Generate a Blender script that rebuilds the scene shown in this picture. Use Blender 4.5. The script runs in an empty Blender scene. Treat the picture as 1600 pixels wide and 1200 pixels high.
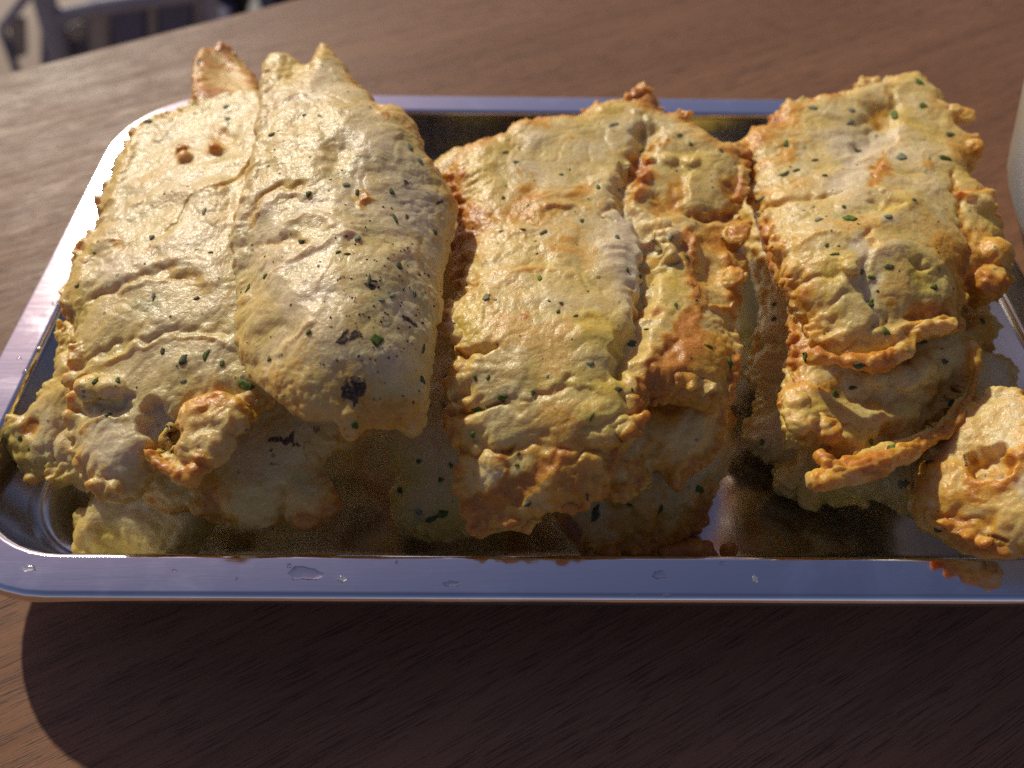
import bpy, bmesh, math, random
import numpy as np
from mathutils import Vector, Matrix
R_ = math.radians
sc = bpy.context.scene
COL = sc.collection
rng = np.random.default_rng(7)
random.seed(7)

# ------------------------------------------------------------------ camera
RIM_Z = 0.030
TRAY_W, TRAY_D = 0.340, 0.2233
CAM = np.array([-0.0114, -0.0734, 0.218])
PITCH, YAW, ROLL, FPX = 52.98, -0.974, 1.18, 1200.0
def cam_basis(p, y, r):
    p, y, r = np.radians([p, y, r])
    f = np.array([-np.sin(y)*np.cos(p), np.cos(y)*np.cos(p), -np.sin(p)])
    ri = np.array([np.cos(y), np.sin(y), 0]); u = np.cross(ri, f)
    return ri*np.cos(r)+u*np.sin(r), -ri*np.sin(r)+u*np.cos(r), f
CR, CU, CF = cam_basis(PITCH, YAW, ROLL)
def ray(px, py):
    return CF + CR*((px-800)/FPX) + CU*((600-py)/FPX)
def at(px, py, z):
    d = ray(px, py)
    return CAM + d*((z-CAM[2])/d[2])
cd = bpy.data.cameras.new('camera'); cam = bpy.data.objects.new('camera', cd); COL.objects.link(cam)
cd.sensor_width = 36; cd.lens = 36*FPX/1600
cd.clip_start = 0.005; cd.clip_end = 60
M = Matrix(((CR[0], CU[0], -CF[0], CAM[0]), (CR[1], CU[1], -CF[1], CAM[1]), (CR[2], CU[2], -CF[2], CAM[2]), (0, 0, 0, 1)))
cam.matrix_world = M
cd.dof.use_dof = True; cd.dof.focus_distance = 0.205; cd.dof.aperture_fstop = 7.5
sc.camera = cam

# ------------------------------------------------------------------ light
SUN_EL, SUN_AZ = 33.3, 33.5          # degrees up, degrees left of straight ahead (+y)
w = bpy.data.worlds.new('World'); sc.world = w; w.use_nodes = True
nt = w.node_tree; nt.nodes.clear()
sky = nt.nodes.new('ShaderNodeTexSky'); sky.sky_type = 'NISHITA'; sky.sun_disc = False
sky.sun_elevation = R_(SUN_EL); sky.sun_rotation = R_(-SUN_AZ)
sky.air_density = 1.0; sky.dust_density = 1.0; sky.ozone_density = 4.0
bg = nt.nodes.new('ShaderNodeBackground'); bg.inputs['Strength'].default_value = 0.095
wo = nt.nodes.new('ShaderNodeOutputWorld')
wb = nt.nodes.new('ShaderNodeMix'); wb.data_type = 'RGBA'; wb.blend_type = 'MULTIPLY'; wb.inputs[0].default_value = 1
wb.inputs[7].default_value = (1.42, 1.0, 1.0, 1)      # warm white balance of the phone camera
nt.links.new(sky.outputs[0], wb.inputs[6]); nt.links.new(wb.outputs[2], bg.inputs[0]); nt.links.new(bg.outputs[0], wo.inputs[0])
sl = bpy.data.lights.new('sun', 'SUN'); sl.energy = 5.0; sl.angle = R_(1.2); sl.color = (1.0, 0.92, 0.75)
so = bpy.data.objects.new('sun', sl); COL.objects.link(so)
sd = Vector((-math.sin(R_(SUN_AZ))*math.cos(R_(SUN_EL)), math.cos(R_(SUN_AZ))*math.cos(R_(SUN_EL)), math.sin(R_(SUN_EL))))
so.rotation_euler = sd.to_track_quat('Z', 'Y').to_euler()
so.location = sd*3
sc.view_settings.view_transform = 'Standard'; sc.view_settings.look = 'None'
sc.view_settings.exposure = -0.62; sc.view_settings.gamma = 1
sc.cycles.max_bounces = 10; sc.cycles.caustics_reflective = True; sc.cycles.blur_glossy = 2.0; sc.cycles.use_denoising = False; sc.cycles.sample_clamp_indirect = 2.5

# ------------------------------------------------------------------ helpers
def link(name, me, mat=None, parent=None, loc=None):
    o = bpy.data.objects.new(name, me); COL.objects.link(o)
    if mat and me is not None: me.materials.append(mat)
    if parent: o.parent = parent
    if loc is not None: o.location = loc
    return o
def tag(o, label=None, cat=None, group=None, kind=None):
    for k, v in (('label', label), ('category', cat), ('group', group), ('kind', kind)):
        if v: o[k] = v
    return o
def mesh(name, v, f, smooth=True):
    me = bpy.data.meshes.new(name); me.from_pydata([tuple(map(float, p)) for p in v], [], [tuple(map(int, q)) for q in f])
    me.update()
    if smooth: me.polygons.foreach_set('use_smooth', [True]*len(me.polygons))
    return me
class NT:
    def __init__(s, name):
        s.m = bpy.data.materials.new(name); s.m.use_nodes = True; s.t = s.m.node_tree; s.t.nodes.clear()
        s.out = s.n('ShaderNodeOutputMaterial'); s.b = s.n('ShaderNodeBsdfPrincipled'); s.l(s.b.outputs[0], s.out.inputs[0])
    def n(s, k, **kw):
        x = s.t.nodes.new(k)
        for a, v in kw.items(): setattr(x, a, v)
        return x
    def l(s, a, b): s.t.links.new(a, b)
    def set(s, **kw):
        for k, v in kw.items(): s.b.inputs[k.replace('_', ' ')].default_value = v
    def put(s, key, v):
        if hasattr(v, 'links'): s.l(v, s.b.inputs[key])
        else: s.b.inputs[key].default_value = v
    def feed(s, sock, v):
        if hasattr(v, 'links'): s.l(v, sock)
        else: sock.default_value = v
    def coord(s, rot=(0, 0, 0), scale=(1, 1, 1), kind='Object'):
        tc = s.n('ShaderNodeTexCoord'); mp = s.n('ShaderNodeMapping')
        mp.inputs['Rotation'].default_value = rot; mp.inputs['Scale'].default_value = scale
        s.l(tc.outputs[kind], mp.inputs[0]); return mp.outputs[0]
    def noise(s, v, scale, detail=3, rough=.55, dist=0):
        x = s.n('ShaderNodeTexNoise'); s.l(v, x.inputs['Vector'])
        x.inputs['Scale'].default_value = scale; x.inputs['Detail'].default_value = detail
        x.inputs['Roughness'].default_value = rough; x.inputs['Distortion'].default_value = dist
        return x.outputs['Fac']
    def ramp(s, v, a, b, lo=0.0, hi=1.0):
        x = s.n('ShaderNodeMapRange', interpolation_type='SMOOTHSTEP'); s.feed(x.inputs[0], v)
        for i, q in enumerate((a, b, lo, hi)): x.inputs[i+1].default_value = q
        return x.outputs[0]
    def mix(s, f, a, b):
        x = s.n('ShaderNodeMix', data_type='RGBA'); s.feed(x.inputs[0], f)
        s.feed(x.inputs[6], a if hasattr(a, 'links') else (*a, 1)); s.feed(x.inputs[7], b if hasattr(b, 'links') else (*b, 1))
        return x.outputs[2]
    def math(s, op, a, b=0.0, clamp=False):
        x = s.n('ShaderNodeMath', operation=op, use_clamp=clamp); s.feed(x.inputs[0], a); s.feed(x.inputs[1], b)
        return x.outputs[0]
    def bump(s, h, strength, dist, prev=None):
        x = s.n('ShaderNodeBump'); x.inputs['Strength'].default_value = strength; x.inputs['Distance'].default_value = dist
        s.l(h, x.inputs['Height'])
        if prev: s.l(prev, x.inputs['Normal'])
        return x.outputs[0]

# perlin noise on arrays
_perm = rng.permutation(256).astype(np.int32); _perm = np.concatenate([_perm, _perm])
_g = rng.normal(size=(256, 3)).astype(np.float32); _g /= np.linalg.norm(_g, axis=1, keepdims=True)
def perlin(p):
    p = np.asarray(p, np.float32); i = np.floor(p).astype(np.int32); f = p-i; i &= 255
    u = f*f*f*(f*(f*6-15)+10); out = np.zeros(len(p), np.float32)
    for dx in (0, 1):
        wx = u[:, 0] if dx else 1-u[:, 0]
        for dy in (0, 1):
            wy = u[:, 1] if dy else 1-u[:, 1]
            for dz in (0, 1):
                wz = u[:, 2] if dz else 1-u[:, 2]
                h = _perm[(_perm[(_perm[(i[:, 0]+dx) & 255]+i[:, 1]+dy) & 255]+i[:, 2]+dz) & 255]
                g = _g[h]
                out += wx*wy*wz*(g[:, 0]*(f[:, 0]-dx)+g[:, 1]*(f[:, 1]-dy)+g[:, 2]*(f[:, 2]-dz))
    return out*1.6
def sstep(a, b, x):
    t = np.clip((x-a)/(b-a), 0, 1); return t*t*(3-2*t)

# ------------------------------------------------------------------ wood table, ground
def wood_mat():
    m = NT('walnut_table_wood')
    c = m.coord(rot=(0, 0, R_(-28)), scale=(1, 1, 1))
    st = m.n('ShaderNodeMapping'); st.inputs['Scale'].default_value = (10, 230, 150); m.l(c, st.inputs[0])
    fi = m.n('ShaderNodeMapping'); fi.inputs['Scale'].default_value = (70, 2300, 1200); m.l(c, fi.inputs[0])
    br = m.n('ShaderNodeMapping'); br.inputs['Scale'].default_value = (2.2, 14, 10); m.l(c, br.inputs[0])
    a = m.noise(st.outputs[0], 1, 5, .6, .6); p = m.noise(fi.outputs[0], 1, 3, .6, .2); b = m.noise(br.outputs[0], 1, 3, .5, .8)
    col = m.mix(m.ramp(b, .3, .7), (.235, .108, .052), (.31, .152, .078))
    col = m.mix(m.math('MULTIPLY', m.ramp(a, .42, .68), .40), col, (.13, .065, .038))
    pore = m.ramp(p, .50, .62)
    gate = m.ramp(m.noise(st.outputs[0], .7, 2), .30, .5)
    pore = m.math('MULTIPLY', pore, gate)
    col = m.mix(m.math('MULTIPLY', pore, .65), col, (.050, .022, .012))
    m.put('Base Color', col)
    wr = m.noise(c, 35, 4, .6)
    m.put('Roughness', m.ramp(m.math('ADD', m.math('MULTIPLY', wr, .5), m.math('MULTIPLY', a, .5)), .3, .7, .46, .60))
    m.put('Specular IOR Level', .28)
    n1 = m.bump(m.math('SUBTRACT', m.math('MULTIPLY', a, .5), pore), .30, .0004)
    m.put('Normal', n1)
    return m.m
def floor_mat():
    m = NT('tan_floor'); c = m.coord()
    col = m.mix(m.ramp(m.noise(c, 3, 4), .35, .65), (.34, .25, .18), (.45, .35, .27))
    m.put('Base Color', col); m.put('Roughness', .8)
    m.put('Normal', m.bump(m.noise(c, 60, 4), .3, .004)); return m.m
WOOD = wood_mat()
def slab_from_edge():
    # table top: the far-left edge runs through two sighted points, the rest lies outside the picture
    a = at(0, 115, 0); b = at(440, 2, 0); d = (b-a)/np.linalg.norm(b-a); n = np.array([d[1], -d[0], 0])
    pts = []
    for t in np.linspace(-.9, 1.5, 60):
        bow = -.012*((t-.06)/.5)**2
        pts.append(a+d*t+n*(-bow if abs(t) < 3 else 0))
    pts += [a+d*1.5+n*.9, a+d*(-.9)+n*.9]
    bm = bmesh.new()
    top = [bm.verts.new((p[0], p[1], 0)) for p in pts]
    f = bm.faces.new(top)
    if f.normal.z < 0: f.normal_flip()
    bm.normal_update()
    if f.normal.z < 0: f.normal_flip()
    r = bmesh.ops.extrude_face_region(bm, geom=[f])
    vs = [x for x in r['geom'] if isinstance(x, bmesh.types.BMVert)]
    bmesh.ops.translate(bm, verts=vs, vec=(0, 0, -.028))
    # extruding downward leaves the first face as the top
    bmesh.ops.recalc_face_normals(bm, faces=bm.faces)
    es = [e for e in bm.edges if e.calc_length() < .2 and len(e.link_faces) == 2 and all(abs(v.co.z) < 1e-6 for v in e.verts)]
    bmesh.ops.bevel(bm, geom=es, offset=.003, segments=3, profile=.6, affect='EDGES')
    me = bpy.data.meshes.new('tabletop'); bm.to_mesh(me); bm.free()
    return me
tb = link('wooden_table', None, loc=(0, 0, 0))
tag(tb, 'brown walnut wooden table with visible grain under the steel tray', 'table')
link('tabletop', slab_from_edge(), WOOD, tb)
def box(name, lo, hi, mat, parent=None, bev=.002):
    bm = bmesh.new(); bmesh.ops.create_cube(bm, size=1)
    for v in bm.verts: v.co = Vector([lo[i]+(v.co[i]+.5)*(hi[i]-lo[i]) for i in range(3)])
    if bev: bmesh.ops.bevel(bm, geom=list(bm.edges), offset=bev, segments=2, affect='EDGES')
    me = bpy.data.meshes.new(name); bm.to_mesh(me); bm.free()
    return link(name, me, mat, parent)
g = mesh('ground', [(-30, -30, -.75), (30, -30, -.75), (30, 30, -.75), (-30, 30, -.75)], [(0, 1, 2, 3)])
tag(link('ground', g, floor_mat()), 'pale tan floor beyond the table edge', None, None, 'structure')

# ------------------------------------------------------------------ steel tray
def steel_mat(name, streak, rough, tint):
    m = NT(name); c = m.coord()
    sv = m.n('ShaderNodeMapping'); sv.inputs['Scale'].default_value = streak; m.l(c, sv.inputs[0])
    s1 = m.noise(sv.outputs[0], 1, 4, .7); big = m.noise(c, 55, 4, .6, .5); fine = m.noise(c, 420, 3)
    m.put('Metallic', 1.0)
    smear = m.ramp(big, .5, .66)
    m.put('Base Color', m.mix(m.math('MULTIPLY', smear, .5), tuple(x*.86 for x in tint), tuple(min(1, x*1.12) for x in tint)))
    r = m.math('ADD', m.ramp(s1, .3, .7, rough*.8, rough*1.25), m.math('MULTIPLY', smear, .04))
    m.put('Roughness', r)
    n = m.bump(s1, .22, .00012); n = m.bump(big, .05, .0010, n)
    m.put('Normal', n); return m.m
STEEL_RIM = steel_mat('brushed_steel_rim', (40, 500, 40), .09, (1.0, .98, .98))
STEEL_IN = steel_mat('brushed_steel_basin', (300, 30, 30), .17, (.60, .60, .62))
def rrect(inset, z, r0=.043, n=12):
    r = max(r0-inset, .006); x0, x1, y0, y1 = -TRAY_W/2+inset, TRAY_W/2-inset, inset, TRAY_D-inset
    out = []
    for cx, cy, a0 in ((x1-r, y1-r, 0), (x0+r, y1-r, 90), (x0+r, y0+r, 180), (x1-r, y0+r, 270)):
        for k in range(n+1):
            a = R_(a0+90*k/n); out.append((cx+r*math.cos(a), cy+r*math.sin(a), z))
    # fill the straights
    res = []
    for i, p in enumerate(out):
        q = out[(i+1) % len(out)]; res.append(p)
        if (i+1) % (n+1) == 0:
            for k in range(1, 16): res.append(tuple(p[j]+(q[j]-p[j])*k/16 for j in range(3)))
    return res
def sweep(name, loops, close=False, capmid=None):
    v, f = [], []; L = len(loops[0])
    for lp in loops: v += lp
    m = len(loops)
    for i in range(m if close else m-1):
        a, b = i*L, ((i+1) % m)*L
        for k in range(L): f.append((a+k, a+(k+1) % L, b+(k+1) % L, b+k))
    if capmid is not None:
        v.append(capmid); c = len(v)-1; a = (m-1)*L
        for k in range(L): f.append((a+k, a+(k+1) % L, c))
    return mesh(name, v, f)
Z = RIM_Z
tray = tag(link('steel_tray', None, loc=(0, 0, 0)), 'shallow rectangular brushed stainless steel tray with rounded corners holding the fried fillets', 'tray')
rim_prof = [(.0015, Z-.0052), (.0003, Z-.0046), (0, Z-.0036), (.0001, Z-.0018), (.0007, Z-.0006), (.0016, Z-.00005), (.0019, Z), (.0022, Z+.00001), (.006, Z+.00002), (.0108, Z+.00002), (.0111, Z+.00001),
            (.0118, Z-.0002), (.0126, Z-.0012), (.0128, Z-.0025), (.0122, Z-.0025), (.0114, Z-.0012), (.0060, Z-.0010), (.0022, Z-.0012), (.0012, Z-.0026), (.0014, Z-.0044)]
link('rim', sweep('rim', [rrect(i, z) for i, z in rim_prof], close=True), STEEL_RIM, tray)
FL = .0045
wall = [(.01275, Z-.0022), (.0146, Z-.009), (.0166, Z-.016)] + [(.0166+.0085*(1-math.cos(R_(a)))+.0004, FL+.0085*(1-math.sin(R_(a)))) for a in (0, 20, 40, 60, 80, 90)]
inn = [rrect(i, z) for i, z in wall]
last = inn[-1]; cx, cy = 0, TRAY_D/2
for s in (.97, .9, .75, .5, .25):
    inn.append([(cx+(p[0]-cx)*s, cy+(p[1]-cy)*s, FL) for p in last])
under = [(.0122, Z-.0026)] + [(i-.0007, z-.0007) for i, z in wall[1:]]
bas = sweep('basin', inn, capmid=(cx, cy, FL))
o = link('basin', bas, STEEL_IN, tray)
ub = sweep('underside', [rrect(i, z) for i, z in under], capmid=(cx, cy, FL-.0008))
link('underside', ub, STEEL_IN, tray)

# ------------------------------------------------------------------ fillets
def batter_mat():
    m = NT('fried_batter'); c = m.coord(kind='Object')
    A = m.n('ShaderNodeAttribute', attribute_name='tone'); B = m.n('ShaderNodeAttribute', attribute_name='tone2')
    sa = m.n('ShaderNodeSeparateColor'); m.l(A.outputs['Color'], sa.inputs[0])
    sb = m.n('ShaderNodeSeparateColor'); m.l(B.outputs['Color'], sb.inputs[0])
    brown, white, char = sa.outputs; green, yellow, dirt = sb.outputs
    n1 = m.noise(c, 140, 5, .65, .6); n2 = m.noise(c, 520, 4, .65); n3 = m.noise(c, 1300, 3, .65); n5 = m.noise(c, 2000, 2, .7)
    col = m.mix(m.ramp(n1, .3, .7), (.68, .485, .165), (.80, .645, .34))
    col = m.mix(m.math('MULTIPLY', yellow, .85, True), col, (.68, .46, .035))
    col = m.mix(white, col, (.77, .62, .39))
    col = m.mix(m.math('MULTIPLY', green, .7), col, (.38, .36, .13))
    bf = m.math('ADD', brown, m.math('MULTIPLY', m.math('SUBTRACT', n2, .5), .9), True)
    bf = m.math('MULTIPLY', bf, m.ramp(brown, .02, .15))
    col = m.mix(m.ramp(bf, .02, .32), col, (.73, .475, .13))
    col = m.mix(m.ramp(bf, .28, .62), col, (.68, .33, .020))
    col = m.mix(m.ramp(bf, .60, .95), col, (.53, .19, .007))
    col = m.mix(m.ramp(bf, .95, 1.25), col, (.23, .06, .008))
    # specks of pepper and herb suspended in the batter
    vo = m.n('ShaderNodeTexVoronoi'); m.l(c, vo.inputs['Vector']); vo.inputs['Scale'].default_value = 210
    vsz = m.n('ShaderNodeSeparateColor'); m.l(vo.outputs['Color'], vsz.inputs[0])
    sp = m.math('MULTIPLY', m.math('SUBTRACT', 1.0, m.ramp(vo.outputs['Distance'], .10, .17)), m.math('GREATER_THAN', vsz.outputs[0], .72))
    col = m.mix(m.math('MULTIPLY', sp, .55), col, m.mix(m.math('GREATER_THAN', vsz.outputs[1], .45), (.10, .045, .02), (.13, .15, .06)))
    n4 = m.noise(c, 1900, 5, .75)
    cf = m.math('ADD', char, m.math('MULTIPLY', m.math('SUBTRACT', n4, .5), 3.0))
    cf = m.math('MULTIPLY', cf, m.ramp(char, .03, .2))
    col = m.mix(m.ramp(char, .05, .6, 0, .55), col, (.24, .09, .03))
    col = m.mix(m.ramp(cf, .30, .62), col, (.030, .012, .007))
    col = m.mix(m.math('MULTIPLY', m.ramp(n5, .42, .62), .30), col, m.mix(.5, col, (.76, .62, .38)))
    col = m.mix(m.math('MULTIPLY', m.ramp(n3, .52, .36), .30), col, m.mix(.5, col, (.38, .19, .035)))
    m.put('Base Color', col)
    m.put('Roughness', m.math('MAXIMUM', m.ramp(n3, .35, .65, .26, .52), m.ramp(char, .1, .5, 0, .8)))
    m.put('Specular IOR Level', .5)
    m.put('Subsurface Weight', .5); m.put('Subsurface Radius', (.0065, .0032, .0010)); m.put('Subsurface Scale', 1.0)
    vb = m.n('ShaderNodeTexVoronoi', feature='F1'); wv = m.n('ShaderNodeMix', data_type='VECTOR'); wv.inputs[0].default_value = .0035
    nz = m.n('ShaderNodeTexNoise'); m.l(c, nz.inputs['Vector']); nz.inputs['Scale'].default_value = 260; m.l(c, wv.inputs[4]); m.l(nz.outputs['Color'], wv.inputs[5])
    m.l(wv.outputs[1], vb.inputs['Vector']); vb.inputs['Scale'].default_value = 420
    bub = m.math('MULTIPLY', m.math('SUBTRACT', 1.0, vb.outputs['Distance']), m.ramp(n1, .35, .62, .15, 1.0))
    nb = m.bump(bub, .50, .00045); nb = m.bump(n2, .40, .00028, nb); nb = m.bump(n3, .60, .00024, nb); nb = m.bump(n5, .45, .00010, nb)
    m.put('Normal', nb)
    return m.m
BATTER = batter_mat()
def herb_mat(name, a, b):
    m = NT(name); c = m.coord(kind='Object'); n = m.noise(c, 900, 3)
    m.put('Base Color', m.mix(m.ramp(n, .35, .65), a, b)); m.put('Roughness', .7); m.put('Specular IOR Level', .25); m.put('Normal', m.bump(n, .4, .0003)); return m.m
HERB = herb_mat('parsley_green', (.060, .100, .014), (.15, .20, .035))
HERB_DARK = herb_mat('fried_parsley_dark', (.055, .068, .026), (.13, .14, .06))
CRUST = herb_mat('burnt_crumb', (.014, .007, .004), (.05, .02, .01))

def catmull(p, k=4):
    p = np.asarray(p, float); n = len(p); out = []
    for i in range(n):
        a, b, c, d = p[i-1], p[i], p[(i+1) % n], p[(i+2) % n]
        for t in np.arange(k)/k:
            out.append(.5*((2*b)+(c-a)*t+(2*a-5*b+4*c-d)*t*t+(3*b-a-3*c+d)*t**3))
    return np.array(out)
def seg_dist(P, A, B):
    """distance of points to segments A-B: min distance, index, t, signed side"""
    best = np.full(len(P), 1e9); bi = np.zeros(len(P), int); bt = np.zeros(len(P)); side = np.zeros(len(P))
    for k in range(len(A)):
        d = B[k]-A[k]; L = d@d+1e-18
        q = P-A[k]; t = np.clip((q@d)/L, 0, 1); r = q-t[:, None]*d
        dd = np.einsum('ij,ij->i', r, r); mk = dd < best
        best[mk] = dd[mk]; bi[mk] = k; bt[mk] = t[mk]; side[mk] = np.sign(d[0]*q[mk, 1]-d[1]*q[mk, 0])
    return np.sqrt(best), bi, bt, side
def inside(P, poly):
    x, y = P[:, 0], P[:, 1]; r = np.zeros(len(P), bool)
    a = poly; b = np.roll(poly, -1, 0)
    for k in range(len(a)):
        c = (a[k, 1] > y) != (b[k, 1] > y)
        xi = (b[k, 0]-a[k, 0])*(y-a[k, 1])/(b[k, 1]-a[k, 1]+1e-15)+a[k, 0]
        r ^= c & (x < xi)
    return r
class Surf:
    """height of a fillet's upper surface from a handful of sighted points: plane + smooth residual"""
    def __init__(s, anchors, sig=.035):
        s.sig = sig; P = np.array([at(x, y, z) for x, y, z in anchors]); s.xy = P[:, :2]; z = P[:, 2]
        s.c = s.xy.mean(0); X = np.c_[np.ones(len(P)), s.xy-s.c]
        s.w = np.linalg.lstsq(np.r_[X, np.diag([0, .02, .02])], np.r_[z, 0, 0, 0], rcond=None)[0]
        K = s.k(s.xy); s.a = np.linalg.solve(K+np.eye(len(P))*.02, z-X@s.w)
    def k(s, q): return np.exp(-((q[:, None]-s.xy[None])**2).sum(-1)/(2*s.sig**2))
    def __call__(s, q):
        q = np.atleast_2d(q); return np.c_[np.ones(len(q)), q-s.c]@s.w + s.k(q)@s.a
    def hit(s, px, py, dz=0):
        z = s.w[0]+dz
        for _ in range(30):
            p = at(px, py, float(z)); z = .5*z+.5*(s(p[None, :2])[0]+dz)
        return np.array([p[0], p[1], z])
def ico(bm, c, r, sc3=(1, 1, 1), rot=None, sub=2):
    mt = Matrix.Translation(Vector(c)) @ (rot.to_4x4() if rot else Matrix()) @ Matrix.Diagonal((*sc3, 1))
    bmesh.ops.create_icosphere(bm, subdivisions=sub, radius=r, matrix=mt)
def tube(bm, pts, rad, n=10):
    pts = [Vector(p) for p in pts]; rings = []
    for i, p in enumerate(pts):
        d = (pts[min(i+1, len(pts)-1)]-pts[max(i-1, 0)]).normalized()
        u = d.orthogonal().normalized() if i == 0 else (pu-d*pu.dot(d)).normalized()
        pu = u; v = d.cross(u); r = rad[i] if hasattr(rad, '__len__') else rad
        rings.append([bm.verts.new(p+u*(r*math.cos(2*math.pi*k/n))+v*(r*math.sin(2*math.pi*k/n))) for k in range(n)])
    for a, b in zip(rings, rings[1:]):
        for k in range(n): bm.faces.new((a[k], a[(k+1) % n], b[(k+1) % n], b[k]))
    bm.faces.new(rings[0][::-1]); bm.faces.new(rings[-1])
FILLETS = {}
DATA = {}
DATA['bottom_left'] = dict(label='pale yellow fillet end at the bottom of the left stack, flat on the tray floor', T=.013, vox=.0007, seed=3,
    z=[(130, 820, .021), (300, 810, .024), (220, 860, .018), (230, 740, .026)], yellow=.75, brown=.08, white=.15, rough=1.1,
    out=[(140, 785), (120, 800), (114, 818), (116, 840), (122, 862), (150, 878), (200, 880), (251, 880), (300, 868), (316, 845), (332, 822), (345, 790), (340, 740), (300, 690), (200, 690), (150, 740)])
DATA['lower_left'] = dict(label='yellow blistered fillet end jutting against the left tray wall, low in its stack', frill=0.8, smooth=3, T=.012, vox=.0006, seed=5,
    z=[(30, 680, .030), (90, 600, .036), (100, 740, .028), (200, 600, .042), (110, 500, .040)], yellow=.7, brown=.15, white=.2, rough=1.15,
    out=[(98, 505), (116, 498), (125, 520), (130, 560), (230, 500), (260, 600), (240, 720), (150, 765), (122, 760), (104, 755), (92, 762), (82, 750), (76, 738), (60, 748), (45, 741), (32, 728), (15, 714), (11, 690), (20, 664), (45, 642), (66, 616), (72, 598), (88, 590), (92, 560), (104, 545), (88, 528)],
    feat=[('b', 45, 666, 12, 10, 0, -1.6, {'brown': .9}), ('l', [(118, 640), (84, 690), (78, 745)], 9, -1.4, {'brown': .15}), ('b', 95, 600, 22, 40, 20, 1.0, {'yellow': .3})])
DATA['front_left'] = dict(label='smooth pinkish lobed fillet with a dark scorch smudge at the left stack front foot', T=.013, vox=.0006, seed=11,
    z=[(320, 790, .032), (490, 800, .032), (440, 690, .040), (300, 700, .036), (540, 640, .042)], white=.35, brown=.5, yellow=.5, rough=.8, wrA=.2, lobe=.8,
    out=[(300, 800), (330, 818), (357, 826), (395, 832), (414, 829), (428, 819), (440, 812), (452, 818), (464, 827), (480, 831), (502, 822), (522, 808), (533, 790), (527, 768), (511, 750), (506, 724), (525, 702), (560, 690), (585, 660), (570, 560), (450, 520), (300, 560), (220, 640), (215, 760), (250, 800)],
    feat=[('l', [(440, 825), (436, 790), (432, 765)], 14, -2.0, {'brown': .1}), ('b', 495, 795, 40, 28, -15, 1.4, {'yellow': .3, 'brown': .12}), ('b', 400, 780, 60, 50, 0, 1.0, {}),
          ('g', 431, 686, 9, 5, 10, 0.1, {'char': .8}), ('g', 450, 683, 11, 4, -5, 0.1, {'char': .8}), ('g', 464, 692, 9, 3, 30, 0.1, {'char': .7}), ('g', 441, 693, 6, 6, 0, 0.1, {'char': .8}), ('g', 420, 700, 5, 2, 0, 0, {'char': .6}), ('g', 478, 700, 4, 16, 5, 0, {'char': .3}), ('g', 424, 722, 8, 5, 0, 0, {'char': .35}), ('g', 362, 745, 8, 10, 0, 0, {'green': .8}),
          ('g', 496, 670, 9, 8, 0, 0, {'char': .4}), ('b', 520, 700, 30, 26, 0, 1.0, {'yellow': .3}), ('g', 345, 808, 18, 5, -15, 0, {'green': .9}), ('b', 330, 790, 30, 40, 0, -.8, {})])
DATA['crisp_tip'] = dict(label='amber crisp fillet tip curling up behind the left stack', T=.007, R=.005, vox=.0006, seed=8, lobe=.55,
    z=[(320, 80, .055), (390, 120, .056), (310, 150, .058), (350, 115, .050), (370, 220, .054)], yellow=1.6, brown=.5, white=0, rough=.4,
    out=[(303, 80), (318, 71), (332, 70), (341, 61), (352, 65), (368, 80), (388, 100), (403, 120), (408, 150), (420, 200), (420, 290), (330, 290), (312, 220), (302, 158), (299, 120)],
    feat=[('b', 350, 110, 36, 30, 0, -2.2, {'brown': .25, 'yellow': .5}), ('b', 345, 66, 10, 8, 0, .8, {'brown': .6}), ('l', [(300, 160), (299, 120), (304, 85)], 7, 1.2, {'white': .3}), ('g', 312, 92, 4, 4, 0, 0, {'char': .9}), ('b', 330, 145, 36, 12, 0, .6, {'brown': .4})])
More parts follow.
